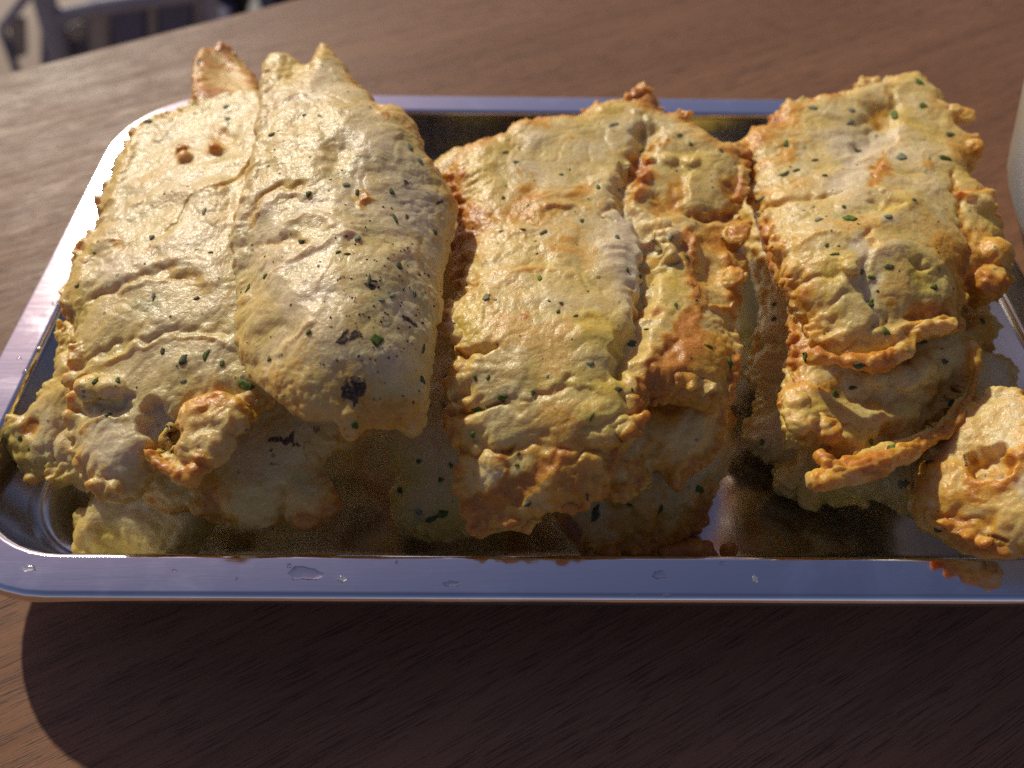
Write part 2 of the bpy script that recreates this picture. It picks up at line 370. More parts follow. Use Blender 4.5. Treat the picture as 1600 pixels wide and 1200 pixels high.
DATA['second_left'] = dict(label='long pale fillet with two orange beads and curled orange front lip, left stack', frill=0.5, smooth=3, T=.013, vox=.0005, seed=12,
    z=[(330, 170, .058), (170, 330, .056), (130, 560, .053), (300, 300, .062), (300, 500, .061), (200, 760, .046), (350, 640, .056), (450, 450, .062), (450, 600, .058)], sig=.04,
    brown=.26, white=.4, yellow=.5, rough=.95, wr=25, wrA=1.1,
    out=[(234, 180), (247, 178), (262, 181), (281, 173), (304, 161), (322, 154), (340, 145), (371, 139), (403, 139), (450, 170), (480, 300), (480, 450), (470, 560), (440, 600), (412, 628), (396, 650), (378, 660), (372, 640), (345, 645), (300, 660), (272, 690), (290, 712), (300, 745), (286, 755), (262, 746), (244, 736), (229, 754), (215, 773), (183, 787), (158, 780), (140, 763), (131, 737), (118, 700), (116, 676), (122, 640), (112, 625), (112, 608), (124, 576), (116, 545), (118, 520), (108, 495), (98, 472), (105, 436), (118, 407), (138, 380), (152, 358), (153, 334), (157, 305), (168, 284), (176, 248), (196, 224), (212, 202), (222, 186)],
    tubes=[([(232, 706), (252, 727), (275, 741), (298, 743), (316, 728)], [.6, 1.0, 1.2, 1.0, .8], [1.5, 1.8, 2.2, 2.0, 2.0])],
    blobs=[(325, 690, -.4, 7.5, .55), (316, 654, .1, 6.5, .55), (348, 648, 0, 6.0, .55), (366, 658, -.8, 4.2, .6), (300, 725, -.6, 4.0, .6), (337, 231, .8, 2.2), (288, 246, .8, 2.6), (283, 232, .6, 2.0), (145, 605, 1.2, 4.2, .5), (175, 608, 1.0, 3.8, .5)],
    feat=[('b', 336, 232, 12, 10, 0, .5, {'brown': .85}), ('b', 340, 212, 24, 14, 0, -1.3, {'yellow': .6, 'brown': .3}), ('b', 288, 243, 12, 16, 20, .4, {'brown': .75}), ('g', 290, 234, 6, 5, 0, 0, {'char': .25}),
          ('s', [(395, 245), (380, 270), (345, 290), (310, 305)], 12, .9, {'brown': .12}), ('l', [(395, 240), (384, 268), (350, 288), (335, 297)], 6, -.8, {'brown': .35, 'yellow': .5}),
          ('l', [(300, 305), (285, 330), (258, 360)], 5, -.9, {'brown': .12}), ('g', 236, 392, 16, 10, -10, -.3, {'brown': .3, 'char': .22}), ('g', 186, 382, 12, 9, 0, -.2, {'brown': .5}),
          ('l', [(145, 465), (195, 440), (240, 424), (300, 434)], 14, -1.6, {'brown': .25}), ('s', [(380, 450), (330, 450), (260, 440), (205, 452)], 20, 1.0, {}),
          ('g', 232, 480, 30, 12, 15, 0, {'green': .8}), ('l', [(130, 560), (200, 535), (270, 520), (360, 520)], 10, -1.2, {'brown': .12}), ('s', [(385, 570), (340, 540), (270, 533), (200, 556), (140, 585)], 18, 1.2, {'yellow': .2}),
          ('b', 160, 606, 34, 20, -5, 1.0, {'yellow': .6, 'brown': .12}), ('l', [(118, 632), (160, 636), (205, 622)], 8, -1.8, {'white': .4}),
          ('g', 243, 664, 30, 42, -15, -4.2, {'white': 1.0, 'flat': .8}), ('b', 175, 700, 55, 50, 0, .8, {'white': .8}), ('l', [(230, 702), (250, 725), (278, 742), (300, 745), (318, 730)], 16, .6, {'brown': .65, 'yellow': .4}), ('l', [(275, 670), (270, 690), (280, 705)], 9, 0, {'brown': .5}),
          ('b', 320, 640, 30, 20, 0, .3, {'yellow': .6, 'brown': .2}), ('b', 330, 690, 30, 40, 0, .2, {'white': .4}), ('l', [(134, 670), (150, 660), (190, 655)], 8, .6, {'brown': .35}), ('b', 340, 200, 14, 10, 0, -.6, {'brown': .4}),
          ('l', [(222, 190), (204, 230), (188, 270), (170, 310)], 14, .9, {'yellow': .8, 'brown': .15}), ('l', [(196, 214), (190, 244)], 8, -.6, {'brown': .2}), ('l', [(150, 372), (125, 420), (112, 470)], 16, .5, {'yellow': .6, 'brown': .12}), ('b', 180, 420, 30, 26, 0, .4, {'white': .9})])
DATA['top_left'] = dict(label='large pale fillet with black burnt spots on top of the left stack', smooth=4, T=.014, vox=.00048, R=.018, seed=21,
    z=[(365, 420, .0675), (520, 330, .0775), (700, 400, .0655), (620, 655, .064), (470, 100, .073), (500, 560, .076), (610, 230, .077), (420, 590, .066), (640, 480, .0735), (690, 560, .063)], sig=.035,
    brown=.20, white=.7, yellow=.45, rough=.85, wr=15, wrA=.4, lobe=.4,
    out=[(408, 92), (416, 77), (438, 71), (462, 82), (478, 92), (487, 79), (492, 63), (500, 56), (512, 63), (528, 82), (541, 96), (551, 112), (563, 122), (574, 133), (587, 150), (597, 160), (612, 160), (628, 165), (646, 182), (657, 206), (669, 236), (680, 252), (695, 275), (708, 300), (716, 326), (712, 350), (704, 370), (700, 395), (697, 430), (694, 460), (690, 500), (684, 530), (680, 560), (678, 590), (672, 630), (666, 660), (654, 682), (640, 682), (630, 676), (618, 673), (603, 676), (588, 669), (574, 671), (563, 683), (548, 691), (538, 683), (530, 668), (519, 660), (500, 656), (480, 655), (459, 645), (440, 632), (420, 618), (405, 605), (394, 592), (384, 580), (373, 569), (362, 556), (359, 545), (365, 520), (367, 490), (365, 460), (368, 430), (365, 400), (361, 385), (360, 365), (365, 330), (375, 305), (385, 280), (388, 255), (393, 230), (398, 200), (402, 170), (405, 140), (405, 115)],
    feat=[('b', 455, 103, 22, 18, 20, -2.0, {'yellow': .9, 'brown': .25, 'white': -1}), ('b', 505, 85, 16, 26, 0, .6, {'yellow': .5}), ('b', 548, 110, 20, 16, 30, -.6, {'yellow': .6, 'brown': .2}),
          ('l', [(408, 100), (404, 160), (400, 210), (388, 265), (370, 320), (364, 400)], 14, 1.3, {'yellow': .2, 'white': .4}),
          ('l', [(470, 288), (420, 292), (396, 315), (390, 345)], 10, -1.3, {'yellow': .7, 'brown': .35}), ('l', [(480, 300), (430, 305), (405, 330)], 12, 1.0, {'white': .6}), ('l', [(450, 350), (480, 338), (520, 345), (545, 365)], 16, 1.3, {'white': .5}), ('l', [(400, 378), (440, 372), (475, 380)], 12, -1.2, {'yellow': .3, 'brown': .2}),
          ('l', [(560, 365), (510, 375), (470, 400), (430, 430)], 12, 1.1, {'white': .5}), ('b', 490, 320, 30, 16, 0, -.9, {'white': .8}), ('b', 540, 190, 26, 18, 40, .8, {}), ('b', 525, 240, 14, 30, 35, -1.1, {}), ('b', 560, 250, 20, 16, 0, .9, {}), ('b', 590, 215, 26, 34, 20, .8, {'white': .5}), ('b', 470, 190, 22, 44, 10, -.7, {'yellow': .2}), ('b', 500, 260, 18, 22, 0, .8, {}), ('l', [(432, 160), (460, 148), (500, 160)], 8, .7, {}),
          ('l', [(618, 200), (622, 260), (640, 320), (655, 420)], 10, .4, {}), ('l', [(565, 300), (580, 310), (562, 320)], 6, .9, {'brown': .4}), ('b', 570, 312, 14, 8, 20, .3, {'brown': .45}), ('b', 645, 330, 40, 90, -12, -.3, {'white': .9, 'flat': .7}),
          ('b', 500, 455, 30, 22, 0, -1.2, {'white': 1}), ('b', 440, 440, 30, 14, 0, .9, {'yellow': .3}), ('b', 400, 490, 34, 26, 0, .8, {}), ('b', 430, 510, 26, 14, -20, -.8, {'yellow': .4, 'brown': .15}), ('l', [(485, 500), (470, 520), (430, 545)], 12, .9, {}), ('b', 415, 570, 22, 12, -40, .7, {'white': .3}), ('b', 500, 560, 50, 40, 0, .6, {'white': .6, 'flat': .5}), ('b', 470, 600, 60, 40, 0, .6, {'yellow': .5, 'brown': .15, 'white': -.5}),
          ('g', 536, 524, 5, 10, 10, .1, {'char': .95}), ('g', 553, 521, 6, 10, -20, .1, {'char': .95}), ('g', 545, 532, 10, 4, 0, .1, {'char': .8}), ('g', 539, 601, 10, 8, 20, .2, {'char': 1.0}), ('g', 557, 599, 9, 11, 0, .2, {'char': 1.0}), ('g', 548, 612, 15, 7, 5, .2, {'char': 1.0}), ('g', 561, 588, 6, 5, 0, .1, {'char': .8}), ('g', 543, 590, 6, 5, 0, .1, {'char': .8}), ('g', 551, 622, 4, 6, 0, .1, {'char': .8}), ('b', 552, 590, 40, 34, 0, -.5, {'brown': .35}), ('b', 632, 640, 50, 36, 0, .2, {'brown': .35, 'white': -.6}), ('b', 615, 560, 26, 30, 0, .8, {'white': .7}),
          ('g', 634, 496, 5, 6, 0, 0, {'char': .9}), ('g', 560, 470, 8, 4, 20, 0, {'char': .5}), ('g', 577, 445, 6, 5, 0, 0, {'char': .8}), ('g', 440, 608, 5, 3, 20, 0, {'char': .8}), ('g', 425, 601, 6, 3, 0, 0, {'char': .6}), ('g', 525, 430, 3, 3, 0, 0, {'char': .8}), ('g', 500, 184, 4, 3, 0, 0, {'char': .7}), ('g', 640, 290, 6, 5, 0, 0, {'char': .6}), ('g', 683, 307, 4, 4, 0, 0, {'char': .8}), ('g', 630, 333, 3, 4, 0, 0, {'char': .8}),
          ('l', [(575, 150), (590, 162), (604, 180)], 4, .3, {'brown': .6}), ('g', 597, 465, 12, 9, 0, 0, {'green': .9}), ('l', [(646, 185), (670, 240), (700, 300)], 12, .5, {'yellow': .8, 'brown': .35, 'white': -1}), ('b', 625, 178, 20, 14, 40, .5, {'yellow': .9, 'brown': .3, 'white': -1}), ('b', 548, 660, 30, 24, 0, .3, {'brown': .2})])
DATA['bottom_middle'] = dict(label='pale herb-speckled fillet at the bottom left of the middle stack', T=.012, vox=.0006, seed=17,
    z=[(630, 800, .019), (700, 600, .030), (690, 840, .019), (760, 700, .034), (650, 650, .032), (700, 380, .040)], white=.3, yellow=.8, brown=.2, rough=.55, wrA=.2, lobe=.6,
    out=[(590, 672), (596, 690), (606, 716), (613, 740), (615, 760), (610, 780), (612, 805), (618, 826), (632, 835), (651, 842), (682, 850), (714, 846), (745, 838), (770, 800), (800, 740), (800, 640), (790, 540), (780, 400), (760, 240), (690, 235), (640, 330), (640, 580), (610, 640)],
    feat=[('g', 655, 575, 1, 1, 0, 0, {}), ('g', 697, 592, 9, 7, 0, 0, {'char': .5, 'brown': .5}), ('g', 697, 637, 15, 8, 20, 0, {'char': .42}), ('g', 665, 635, 8, 5, 0, 0, {'char': .35}), ('b', 650, 800, 40, 40, 0, .8, {}), ('g', 655, 802, 12, 9, 0, 0, {'green': .9}), ('g', 690, 740, 12, 12, 0, 0, {'green': .5})])
DATA['bottom_middle_right'] = dict(label='dull pinkish lobed fillet at the bottom right of the middle stack, touching the front wall', frill=0.7, smooth=3, T=.013, vox=.0006, seed=19,
    z=[(900, 830, .020), (1040, 800, .020), (1110, 760, .020), (980, 700, .034), (1120, 680, .032)], white=.35, yellow=.5, brown=.5, rough=.9, wrA=.3,
    out=[(862, 795), (870, 815), (878, 832), (893, 848), (910, 868), (960, 880), (1040, 872), (1068, 846), (1082, 833), (1097, 816), (1110, 788), (1124, 760), (1135, 738), (1142, 690), (1140, 630), (1080, 560), (960, 560), (870, 640), (850, 740)],
    feat=[('l', [(975, 860), (990, 830), (985, 800), (955, 775)], 10, -1.4, {}), ('b', 1000, 800, 24, 24, 0, 1.2, {}), ('l', [(1020, 855), (1040, 815), (1075, 800)], 10, -1.4, {}), ('b', 1065, 790, 24, 32, 20, 1.3, {'yellow': .3}), ('l', [(1050, 840), (1085, 800), (1110, 750)], 14, -.8, {'brown': .35}), ('b', 930, 840, 40, 24, 20, 1.0, {'yellow': .2}), ('g', 890, 825, 14, 20, -25, 0, {'char': .35, 'brown': .4})])
DATA['lower_middle'] = dict(label='brownish pink fillet with a dripping point, shaded under the middle stack top', frill=0.7, smooth=3, T=.013, vox=.0006, seed=23,
    z=[(1000, 690, .041), (1110, 690, .040), (950, 760, .036), (1050, 560, .050), (1120, 560, .048)], white=.35, yellow=.5, brown=.55, rough=.9, wrA=.3,
    out=[(905, 790), (938, 783), (977, 786), (1000, 772), (1014, 756), (1018, 738), (1038, 742), (1048, 758), (1056, 768), (1068, 757), (1078, 740), (1106, 730), (1124, 702), (1124, 680), (1133, 655), (1126, 632), (1118, 600), (1110, 500), (1090, 420), (1000, 400), (860, 480), (800, 640), (830, 760), (870, 790)],
    feat=[('b', 1070, 680, 50, 40, 0, 1.2, {}), ('b', 960, 760, 40, 30, 0, 1.0, {'brown': .3}), ('l', [(1010, 735), (1020, 700), (1000, 660)], 12, -1.3, {}), ('b', 1060, 745, 10, 18, 0, .8, {'yellow': .7}), ('b', 1050, 630, 50, 14, 0, -.5, {'brown': .5})])
DATA['top_middle'] = dict(label='golden fillet on top of the middle stack with frilled orange right side and white cleft', frill=.9, smooth=3, T=.015, vox=.00048, seed=31, R=.011,
    z=[(780, 260, .060), (950, 180, .060), (1100, 260, .060), (720, 420, .058), (900, 420, .064), (1130, 420, .056), (720, 620, .057), (900, 620, .061), (1090, 560, .059), (760, 790, .044), (880, 760, .051), (745, 845, .036)], sig=.035,
    brown=.42, white=.22, yellow=.75, rough=.9, wr=5, wrA=.9,
    out=[(699, 260), (721, 233), (742, 219), (768, 213), (783, 206), (797, 193), (814, 185), (842, 181), (880, 177), (899, 177), (917, 163), (952, 153), (992, 149), (996, 139), (1014, 139), (1030, 152), (1036, 171), (1064, 175), (1080, 176), (1078, 189), (1099, 200), (1120, 210), (1127, 217), (1149, 219), (1163, 236), (1163, 249), (1168, 268), (1169, 288), (1166, 306), (1160, 318), (1151, 334), (1154, 345), (1168, 345), (1175, 356), (1172, 371), (1158, 384), (1146, 392), (1158, 397), (1164, 408), (1160, 432), (1157, 460), (1152, 479), (1148, 490), (1142, 506), (1144, 524), (1153, 545), (1150, 574), (1142, 606), (1126, 633), (1103, 628), (1074, 621), (1038, 619), (1014, 616), (1008, 628), (998, 637), (993, 643), (1003, 661), (999, 679), (985, 696), (962, 714), (958, 738), (946, 758), (928, 780), (902, 794), (880, 797), (854, 800), (838, 816), (815, 826), (788, 832), (763, 838), (749, 850), (738, 838), (732, 819), (714, 796), (719, 766), (723, 732), (717, 702), (704, 680), (700, 661), (707, 645), (709, 634), (698, 618), (704, 592), (713, 572), (710, 549), (699, 536), (690, 522), (691, 506), (702, 490), (711, 470), (715, 442), (713, 396), (713, 364), (720, 326), (706, 300), (702, 280)],
    blobs=[(1012, 245, .2, 2.8, .5), (997, 298, .1, 3.2, .5), (1045, 246, .3, 3.4, .4), (1078, 250, .3, 3.2, .4), (1150, 364, .8, 4.2, .4), (1162, 354, 1.0, 2.4, .5), (1140, 430, .3, 4.5, .5), (1005, 272, .3, 3.2, .5), (1023, 368, 1.0, 3.6, .6), (1050, 372, .8, 3.4), (1035, 350, .4, 3.0), (1040, 395, .6, 3.4), (985, 255, .3, 2.6)],
    feat=[('l', [(1010, 200), (1002, 240), (975, 285), (978, 320), (1000, 345), (1018, 380), (1012, 440), (1005, 500), (985, 540), (970, 580)], 22, -6.0, {}), ('l', [(960, 330), (985, 360), (985, 420), (1000, 470)], 24, -.6, {'white': 1.0, 'flat': .6}), ('b', 972, 375, 34, 46, 10, .9, {'white': 1.0, 'brown': -.5, 'yellow': -.5}), ('l', [(1015, 395), (1014, 440), (1006, 485)], 8, -2.5, {}),
          ('s', [(985, 300), (965, 315), (930, 330), (890, 325), (840, 332)], 16, 1.2, {}), ('b', 955, 285, 24, 34, 10, 1.2, {}), ('l', [(960, 320), (940, 335), (960, 345)], 6, -.8, {'brown': .3}),
          ('l', [(1000, 240), (1006, 270), (992, 305)], 18, .4, {'brown': .75, 'yellow': .6}), ('b', 1060, 300, 12, 40, 0, -1.0, {'brown': .6, 'yellow': .5}), ('b', 1032, 315, 24, 22, 0, -3.0, {'brown': .75}), ('b', 1040, 372, 32, 30, 0, .8, {'white': .3, 'yellow': .3, 'brown': -.3}), ('l', [(1015, 400), (1040, 415), (1060, 408)], 5, -1.6, {'green': .5}),
          ('s', [(1082, 440), (1074, 390), (1078, 340), (1070, 290), (1078, 262)], 20, 1.6, {}), ('b', 1110, 285, 40, 30, 10, 1.0, {'white': .2}), ('b', 1140, 285, 18, 14, 0, -1.6, {'brown': .8}), ('l', [(1080, 330), (1110, 338), (1150, 325)], 12, -3.2, {'brown': .7}), ('l', [(1158, 300), (1160, 270), (1166, 300)], 8, .3, {'brown': .6}), ('b', 1110, 368, 36, 22, 0, -2.2, {'brown': .65, 'yellow': .5}), ('l', [(1074, 360), (1078, 420), (1086, 470), (1080, 500), (1050, 530)], 16, 1.4, {'brown': .9}), ('b', 1112, 425, 26, 28, 0, -3.0, {'yellow': .7, 'brown': .45}), ('l', [(1140, 400), (1150, 430), (1140, 470), (1110, 480)], 11, 1.6, {'yellow': .5, 'brown': .6}), ('b', 1050, 470, 30, 40, 15, .6, {'yellow': .9}), ('l', [(1078, 490), (1045, 545), (1005, 590)], 12, -1.0, {'brown': .6, 'yellow': .3}), ('b', 1090, 560, 50, 30, -25, 1.6, {'white': .2, 'brown': .25}), ('l', [(1030, 590), (1060, 565), (1090, 520)], 18, .5, {'brown': .55}), ('b', 1025, 600, 24, 12, -20, .2, {'brown': .55}),
          ('s', [(960, 575), (940, 560), (950, 520), (930, 495), (905, 500)], 14, .8, {'yellow': .4}), ('b', 935, 520, 40, 30, 10, .9, {'yellow': .7}), ('b', 980, 590, 30, 18, 0, 1.0, {'yellow': .5}),
          ('s', [(985, 640), (930, 615), (890, 605), (860, 620), (820, 640), (720, 640)], 22, 1.2, {'yellow': .3}), ('l', [(720, 636), (770, 628), (820, 632), (860, 612), (890, 598)], 10, -1.2, {'brown': .15}), ('b', 915, 650, 50, 24, -20, 1.0, {'yellow': .8, 'brown': .08}), ('l', [(960, 690), (910, 700), (860, 690), (800, 700)], 12, -1.2, {'yellow': .2}), ('s', [(725, 700), (790, 705), (830, 690), (880, 685)], 14, -.6, {'brown': .25}),
          ('l', [(872, 705), (840, 735), (800, 765), (745, 785)], 16, -1.1, {'brown': .95, 'yellow': .4}), ('b', 760, 730, 30, 36, -20, 1.0, {'white': .5}), ('l', [(790, 705), (785, 730), (790, 750)], 10, .3, {'brown': .8}), ('l', [(715, 790), (750, 790), (790, 775)], 18, .5, {'brown': .9}), ('l', [(735, 800), (748, 840)], 16, .5, {'brown': .8}), ('b', 860, 755, 46, 34, -20, 1.2, {'white': .4, 'brown': .12}), ('l', [(800, 820), (760, 830), (745, 845)], 12, 0, {'brown': .5}), ('b', 900, 760, 30, 30, 0, .2, {'brown': .15}), ('l', [(770, 815), (820, 800), (860, 780)], 14, .6, {'brown': .2}),
          ('b', 800, 350, 70, 50, 0, .4, {'brown': .28}), ('b', 880, 310, 60, 24, 0, .3, {'brown': .35}), ('b', 750, 340, 20, 20, 0, .2, {'brown': .35}), ('b', 825, 305, 16, 9, 0, -.4, {'brown': .5}), ('b', 910, 296, 18, 12, -40, .2, {'brown': .5}), ('b', 770, 270, 40, 40, 0, .4, {'yellow': .6}), ('b', 835, 217, 18, 10, 0, .5, {'white': .7}), ('b', 820, 265, 40, 24, 0, -.2, {'white': .6}), ('b', 712, 268, 14, 14, 0, .3, {'brown': .75}), ('b', 718, 300, 12, 10, 0, .3, {'brown': .7}), ('b', 740, 350, 16, 12, 0, 0, {'brown': .4}),
          ('s', [(935, 450), (900, 420), (850, 425), (800, 420), (740, 440)], 18, -.8, {'brown': .1}), ('l', [(795, 430), (830, 420), (880, 424), (910, 435)], 6, .6, {'brown': .3}), ('l', [(815, 480), (826, 494)], 4, .2, {'brown': .7}), ('b', 810, 465, 16, 20, -30, -.3, {'brown': .25}), ('b', 800, 440, 50, 20, 0, .3, {'brown': .15}), ('g', 816, 372, 8, 6, -30, .3, {'white': .8, 'brown': .25}), ('b', 880, 400, 24, 20, 0, .6, {'brown': .1}), ('l', [(725, 395), (720, 430), (735, 440)], 6, -.9, {'brown': .3}),
          ('l', [(700, 500), (712, 470), (735, 455)], 14, .6, {'yellow': .6, 'brown': .1}), ('b', 720, 500, 20, 30, 0, .6, {'yellow': .6}), ('b', 725, 570, 24, 18, 0, .8, {'yellow': .5}), ('l', [(705, 545), (735, 550), (760, 545)], 8, -1.0, {'brown': .15}), ('l', [(705, 640), (740, 634), (775, 630)], 10, -2.4, {'yellow': .5}), ('l', [(692, 538), (725, 545), (765, 540)], 10, -2.2, {'yellow': .5}), ('l', [(700, 615), (730, 606)], 9, -2.0, {'yellow': .5}), ('l', [(715, 704), (750, 700), (800, 703)], 10, -2.0, {'yellow': .4, 'brown': .2}), ('l', [(1000, 640), (965, 648), (920, 672)], 10, -1.6, {'yellow': .6}), ('l', [(960, 712), (930, 700), (900, 720)], 10, -1.6, {'yellow': .4}), ('l', [(712, 450), (740, 445)], 9, -1.6, {'yellow': .3}), ('b', 960, 665, 40, 26, -10, 1.6, {'yellow': .6}), ('b', 980, 600, 26, 16, 0, 1.0, {'yellow': .5}), ('b', 725, 660, 24, 18, 0, .7, {'yellow': .4}), ('b', 1018, 150, 22, 14, 30, .3, {'brown': .6}), ('b', 1072, 184, 12, 10, 0, .3, {'brown': .55}), ('l', [(1002, 180), (1002, 215)], 8, -1.0, {'yellow': .3}), ('b', 1140, 232, 24, 10, 20, .2, {'brown': .6}), ('l', [(1010, 232), (1030, 222), (1060, 225)], 8, .4, {'brown': .3}), ('g', 1086, 423, 6, 5, 0, 0, {'char': .3, 'brown': .5}), ('b', 895, 705, 40, 14, -20, .2, {'brown': .15})])
DATA['floor_crust'] = dict(label='reddish brown fried crust piece lying at the front wall below the middle stack', name='fried_crust', cat='crust', T=.008, R=.006, vox=.0005, seed=41, lobe=.5,
    z=[(1060, 850, .013), (1100, 850, .013), (1080, 870, .012)], brown=1.0, yellow=.3, white=.2, rough=.6,
    out=[(1030, 852), (1056, 842), (1082, 835), (1104, 842), (1120, 860), (1118, 880), (1060, 885), (1030, 875)])
DATA['floor_crumb'] = dict(label='small two-lobed brown batter crumb lying alone on the bare tray floor', name='batter_crumb', cat='crumb', T=.007, R=.005, vox=.00045, seed=42, lobe=.35,
    z=[(1130, 855, .012), (1150, 845, .012), (1145, 870, .012)], brown=1.1, yellow=.2, white=0, rough=.5,
    out=[(1123, 862), (1127, 850), (1136, 844), (1145, 841), (1150, 834), (1157, 835), (1162, 843), (1156, 856), (1152, 870), (1130, 876)])
DATA['right_inner'] = dict(label='lumpy tan fillet wedged between the right stack and the right tray wall', frill=.7, smooth=3, T=.013, vox=.0006, seed=44,
    z=[(1530, 480, .040), (1570, 600, .034), (1480, 500, .042), (1550, 540, .040)], white=.5, yellow=.5, brown=.4, rough=1.2,
    out=[(1480, 430), (1520, 445), (1540, 478), (1550, 492), (1563, 510), (1556, 530), (1548, 548), (1566, 556), (1578, 580), (1588, 612), (1590, 660), (1500, 700), (1440, 640), (1420, 500)],
    feat=[('b', 1535, 510, 26, 20, 0, 1.5, {'yellow': .6}), ('l', [(1505, 530), (1530, 545), (1556, 535)], 8, -2.0, {}), ('b', 1565, 590, 30, 40, 0, .4, {'white': .9}), ('l', [(1505, 480), (1530, 495), (1520, 515)], 8, .8, {'brown': .2})])
DATA['lower_right'] = dict(label='pale fillet low in the right stack, its rounded lobes facing the bare tray floor', frill=0.8, smooth=3, T=.014, vox=.0006, seed=47,
    z=[(1190, 690, .019), (1300, 770, .021), (1400, 780, .026), (1200, 500, .026), (1400, 600, .034), (1170, 330, .030)], white=.5, yellow=.5, brown=.10, rough=1.0,
    out=[(1160, 686), (1163, 668), (1178, 652), (1182, 625), (1172, 590), (1176, 550), (1186, 510), (1190, 460), (1176, 400), (1150, 330), (1150, 260), (1250, 260), (1450, 480), (1500, 640), (1480, 780), (1440, 805), (1424, 800), (1406, 796), (1385, 784), (1364, 778), (1340, 786), (1298, 787), (1286, 783), (1279, 790), (1271, 797), (1262, 790), (1254, 782), (1245, 775), (1224, 771), (1209, 757), (1207, 738), (1218, 722), (1200, 717), (1186, 711), (1174, 704)],
    feat=[('l', [(1215, 722), (1240, 705), (1250, 690)], 12, -1.8, {}), ('b', 1230, 745, 26, 26, 0, 1.2, {}), ('b', 1190, 690, 26, 22, 0, 1.0, {}), ('l', [(1362, 772), (1390, 776), (1412, 795)], 8, .9, {'yellow': .9, 'brown': .25}), ('l', [(1175, 600), (1200, 590), (1225, 600)], 9, -1.5, {}), ('l', [(1172, 540), (1195, 530), (1230, 540)], 9, -1.5, {}), ('b', 1200, 565, 20, 16, 0, 1.0, {'brown': .2}), ('b', 1200, 510, 20, 16, 0, 1.0, {'brown': .2}), ('b', 1195, 620, 18, 16, 0, 1, {'brown': .1})])
DATA['front_right'] = dict(label='pinkish fillet with a torn hole showing white inside, propped on the front right rim', frill=.25, smooth=3, T=.013, vox=.0005, seed=53,
    z=[(1450, 790, .038), (1560, 860, .040), (1560, 650, .050), (1470, 690, .042), (1620, 760, .052)], white=.75, yellow=.3, brown=.35, rough=.9,
    out=[(1523, 620), (1548, 611), (1580, 609), (1605, 618), (1640, 640), (1670, 700), (1675, 780), (1655, 850), (1620, 872), (1598, 877), (1577, 880), (1550, 874), (1517, 867), (1490, 856), (1466, 841), (1442, 826), (1430, 805), (1424, 781), (1421, 762), (1430, 740), (1445, 720), (1460, 690), (1490, 650)],
    feat=[('g', 1550, 722, 36, 30, 5, -4.6, {'white': .7, 'brown': .3, 'flat': .7}), ('g', 1552, 742, 26, 11, 5, -1.0, {'white': 1.0, 'brown': -1}), ('l', [(1600, 700), (1585, 720), (1580, 745)], 14, 1.5, {'brown': .5}), ('l', [(1470, 725), (1500, 735), (1520, 752), (1560, 760)], 14, 1.4, {'yellow': .4, 'brown': .3}), ('b', 1540, 775, 40, 20, 10, .6, {'brown': .45, 'yellow': .4}), ('b', 1492, 770, 24, 20, 0, .8, {'green': .5}), ('l', [(1480, 800), (1515, 812), (1555, 806)], 9, -1.2, {'brown': .3}), ('g', 1560, 836, 18, 6, 5, -.8, {'char': .35, 'brown': .6}), ('b', 1500, 822, 30, 14, 20, .8, {}), ('b', 1580, 800, 30, 20, 0, .7, {'yellow': .4}), ('l', [(1560, 640), (1530, 680), (1510, 720)], 20, -.8, {'brown': .25}), ('b', 1560, 860, 60, 12, 0, .3, {'brown': .4}), ('g', 1507, 718, 5, 6, 0, 0, {'char': .6}), ('g', 1431, 742, 7, 12, -20, 0, {'char': .5})])
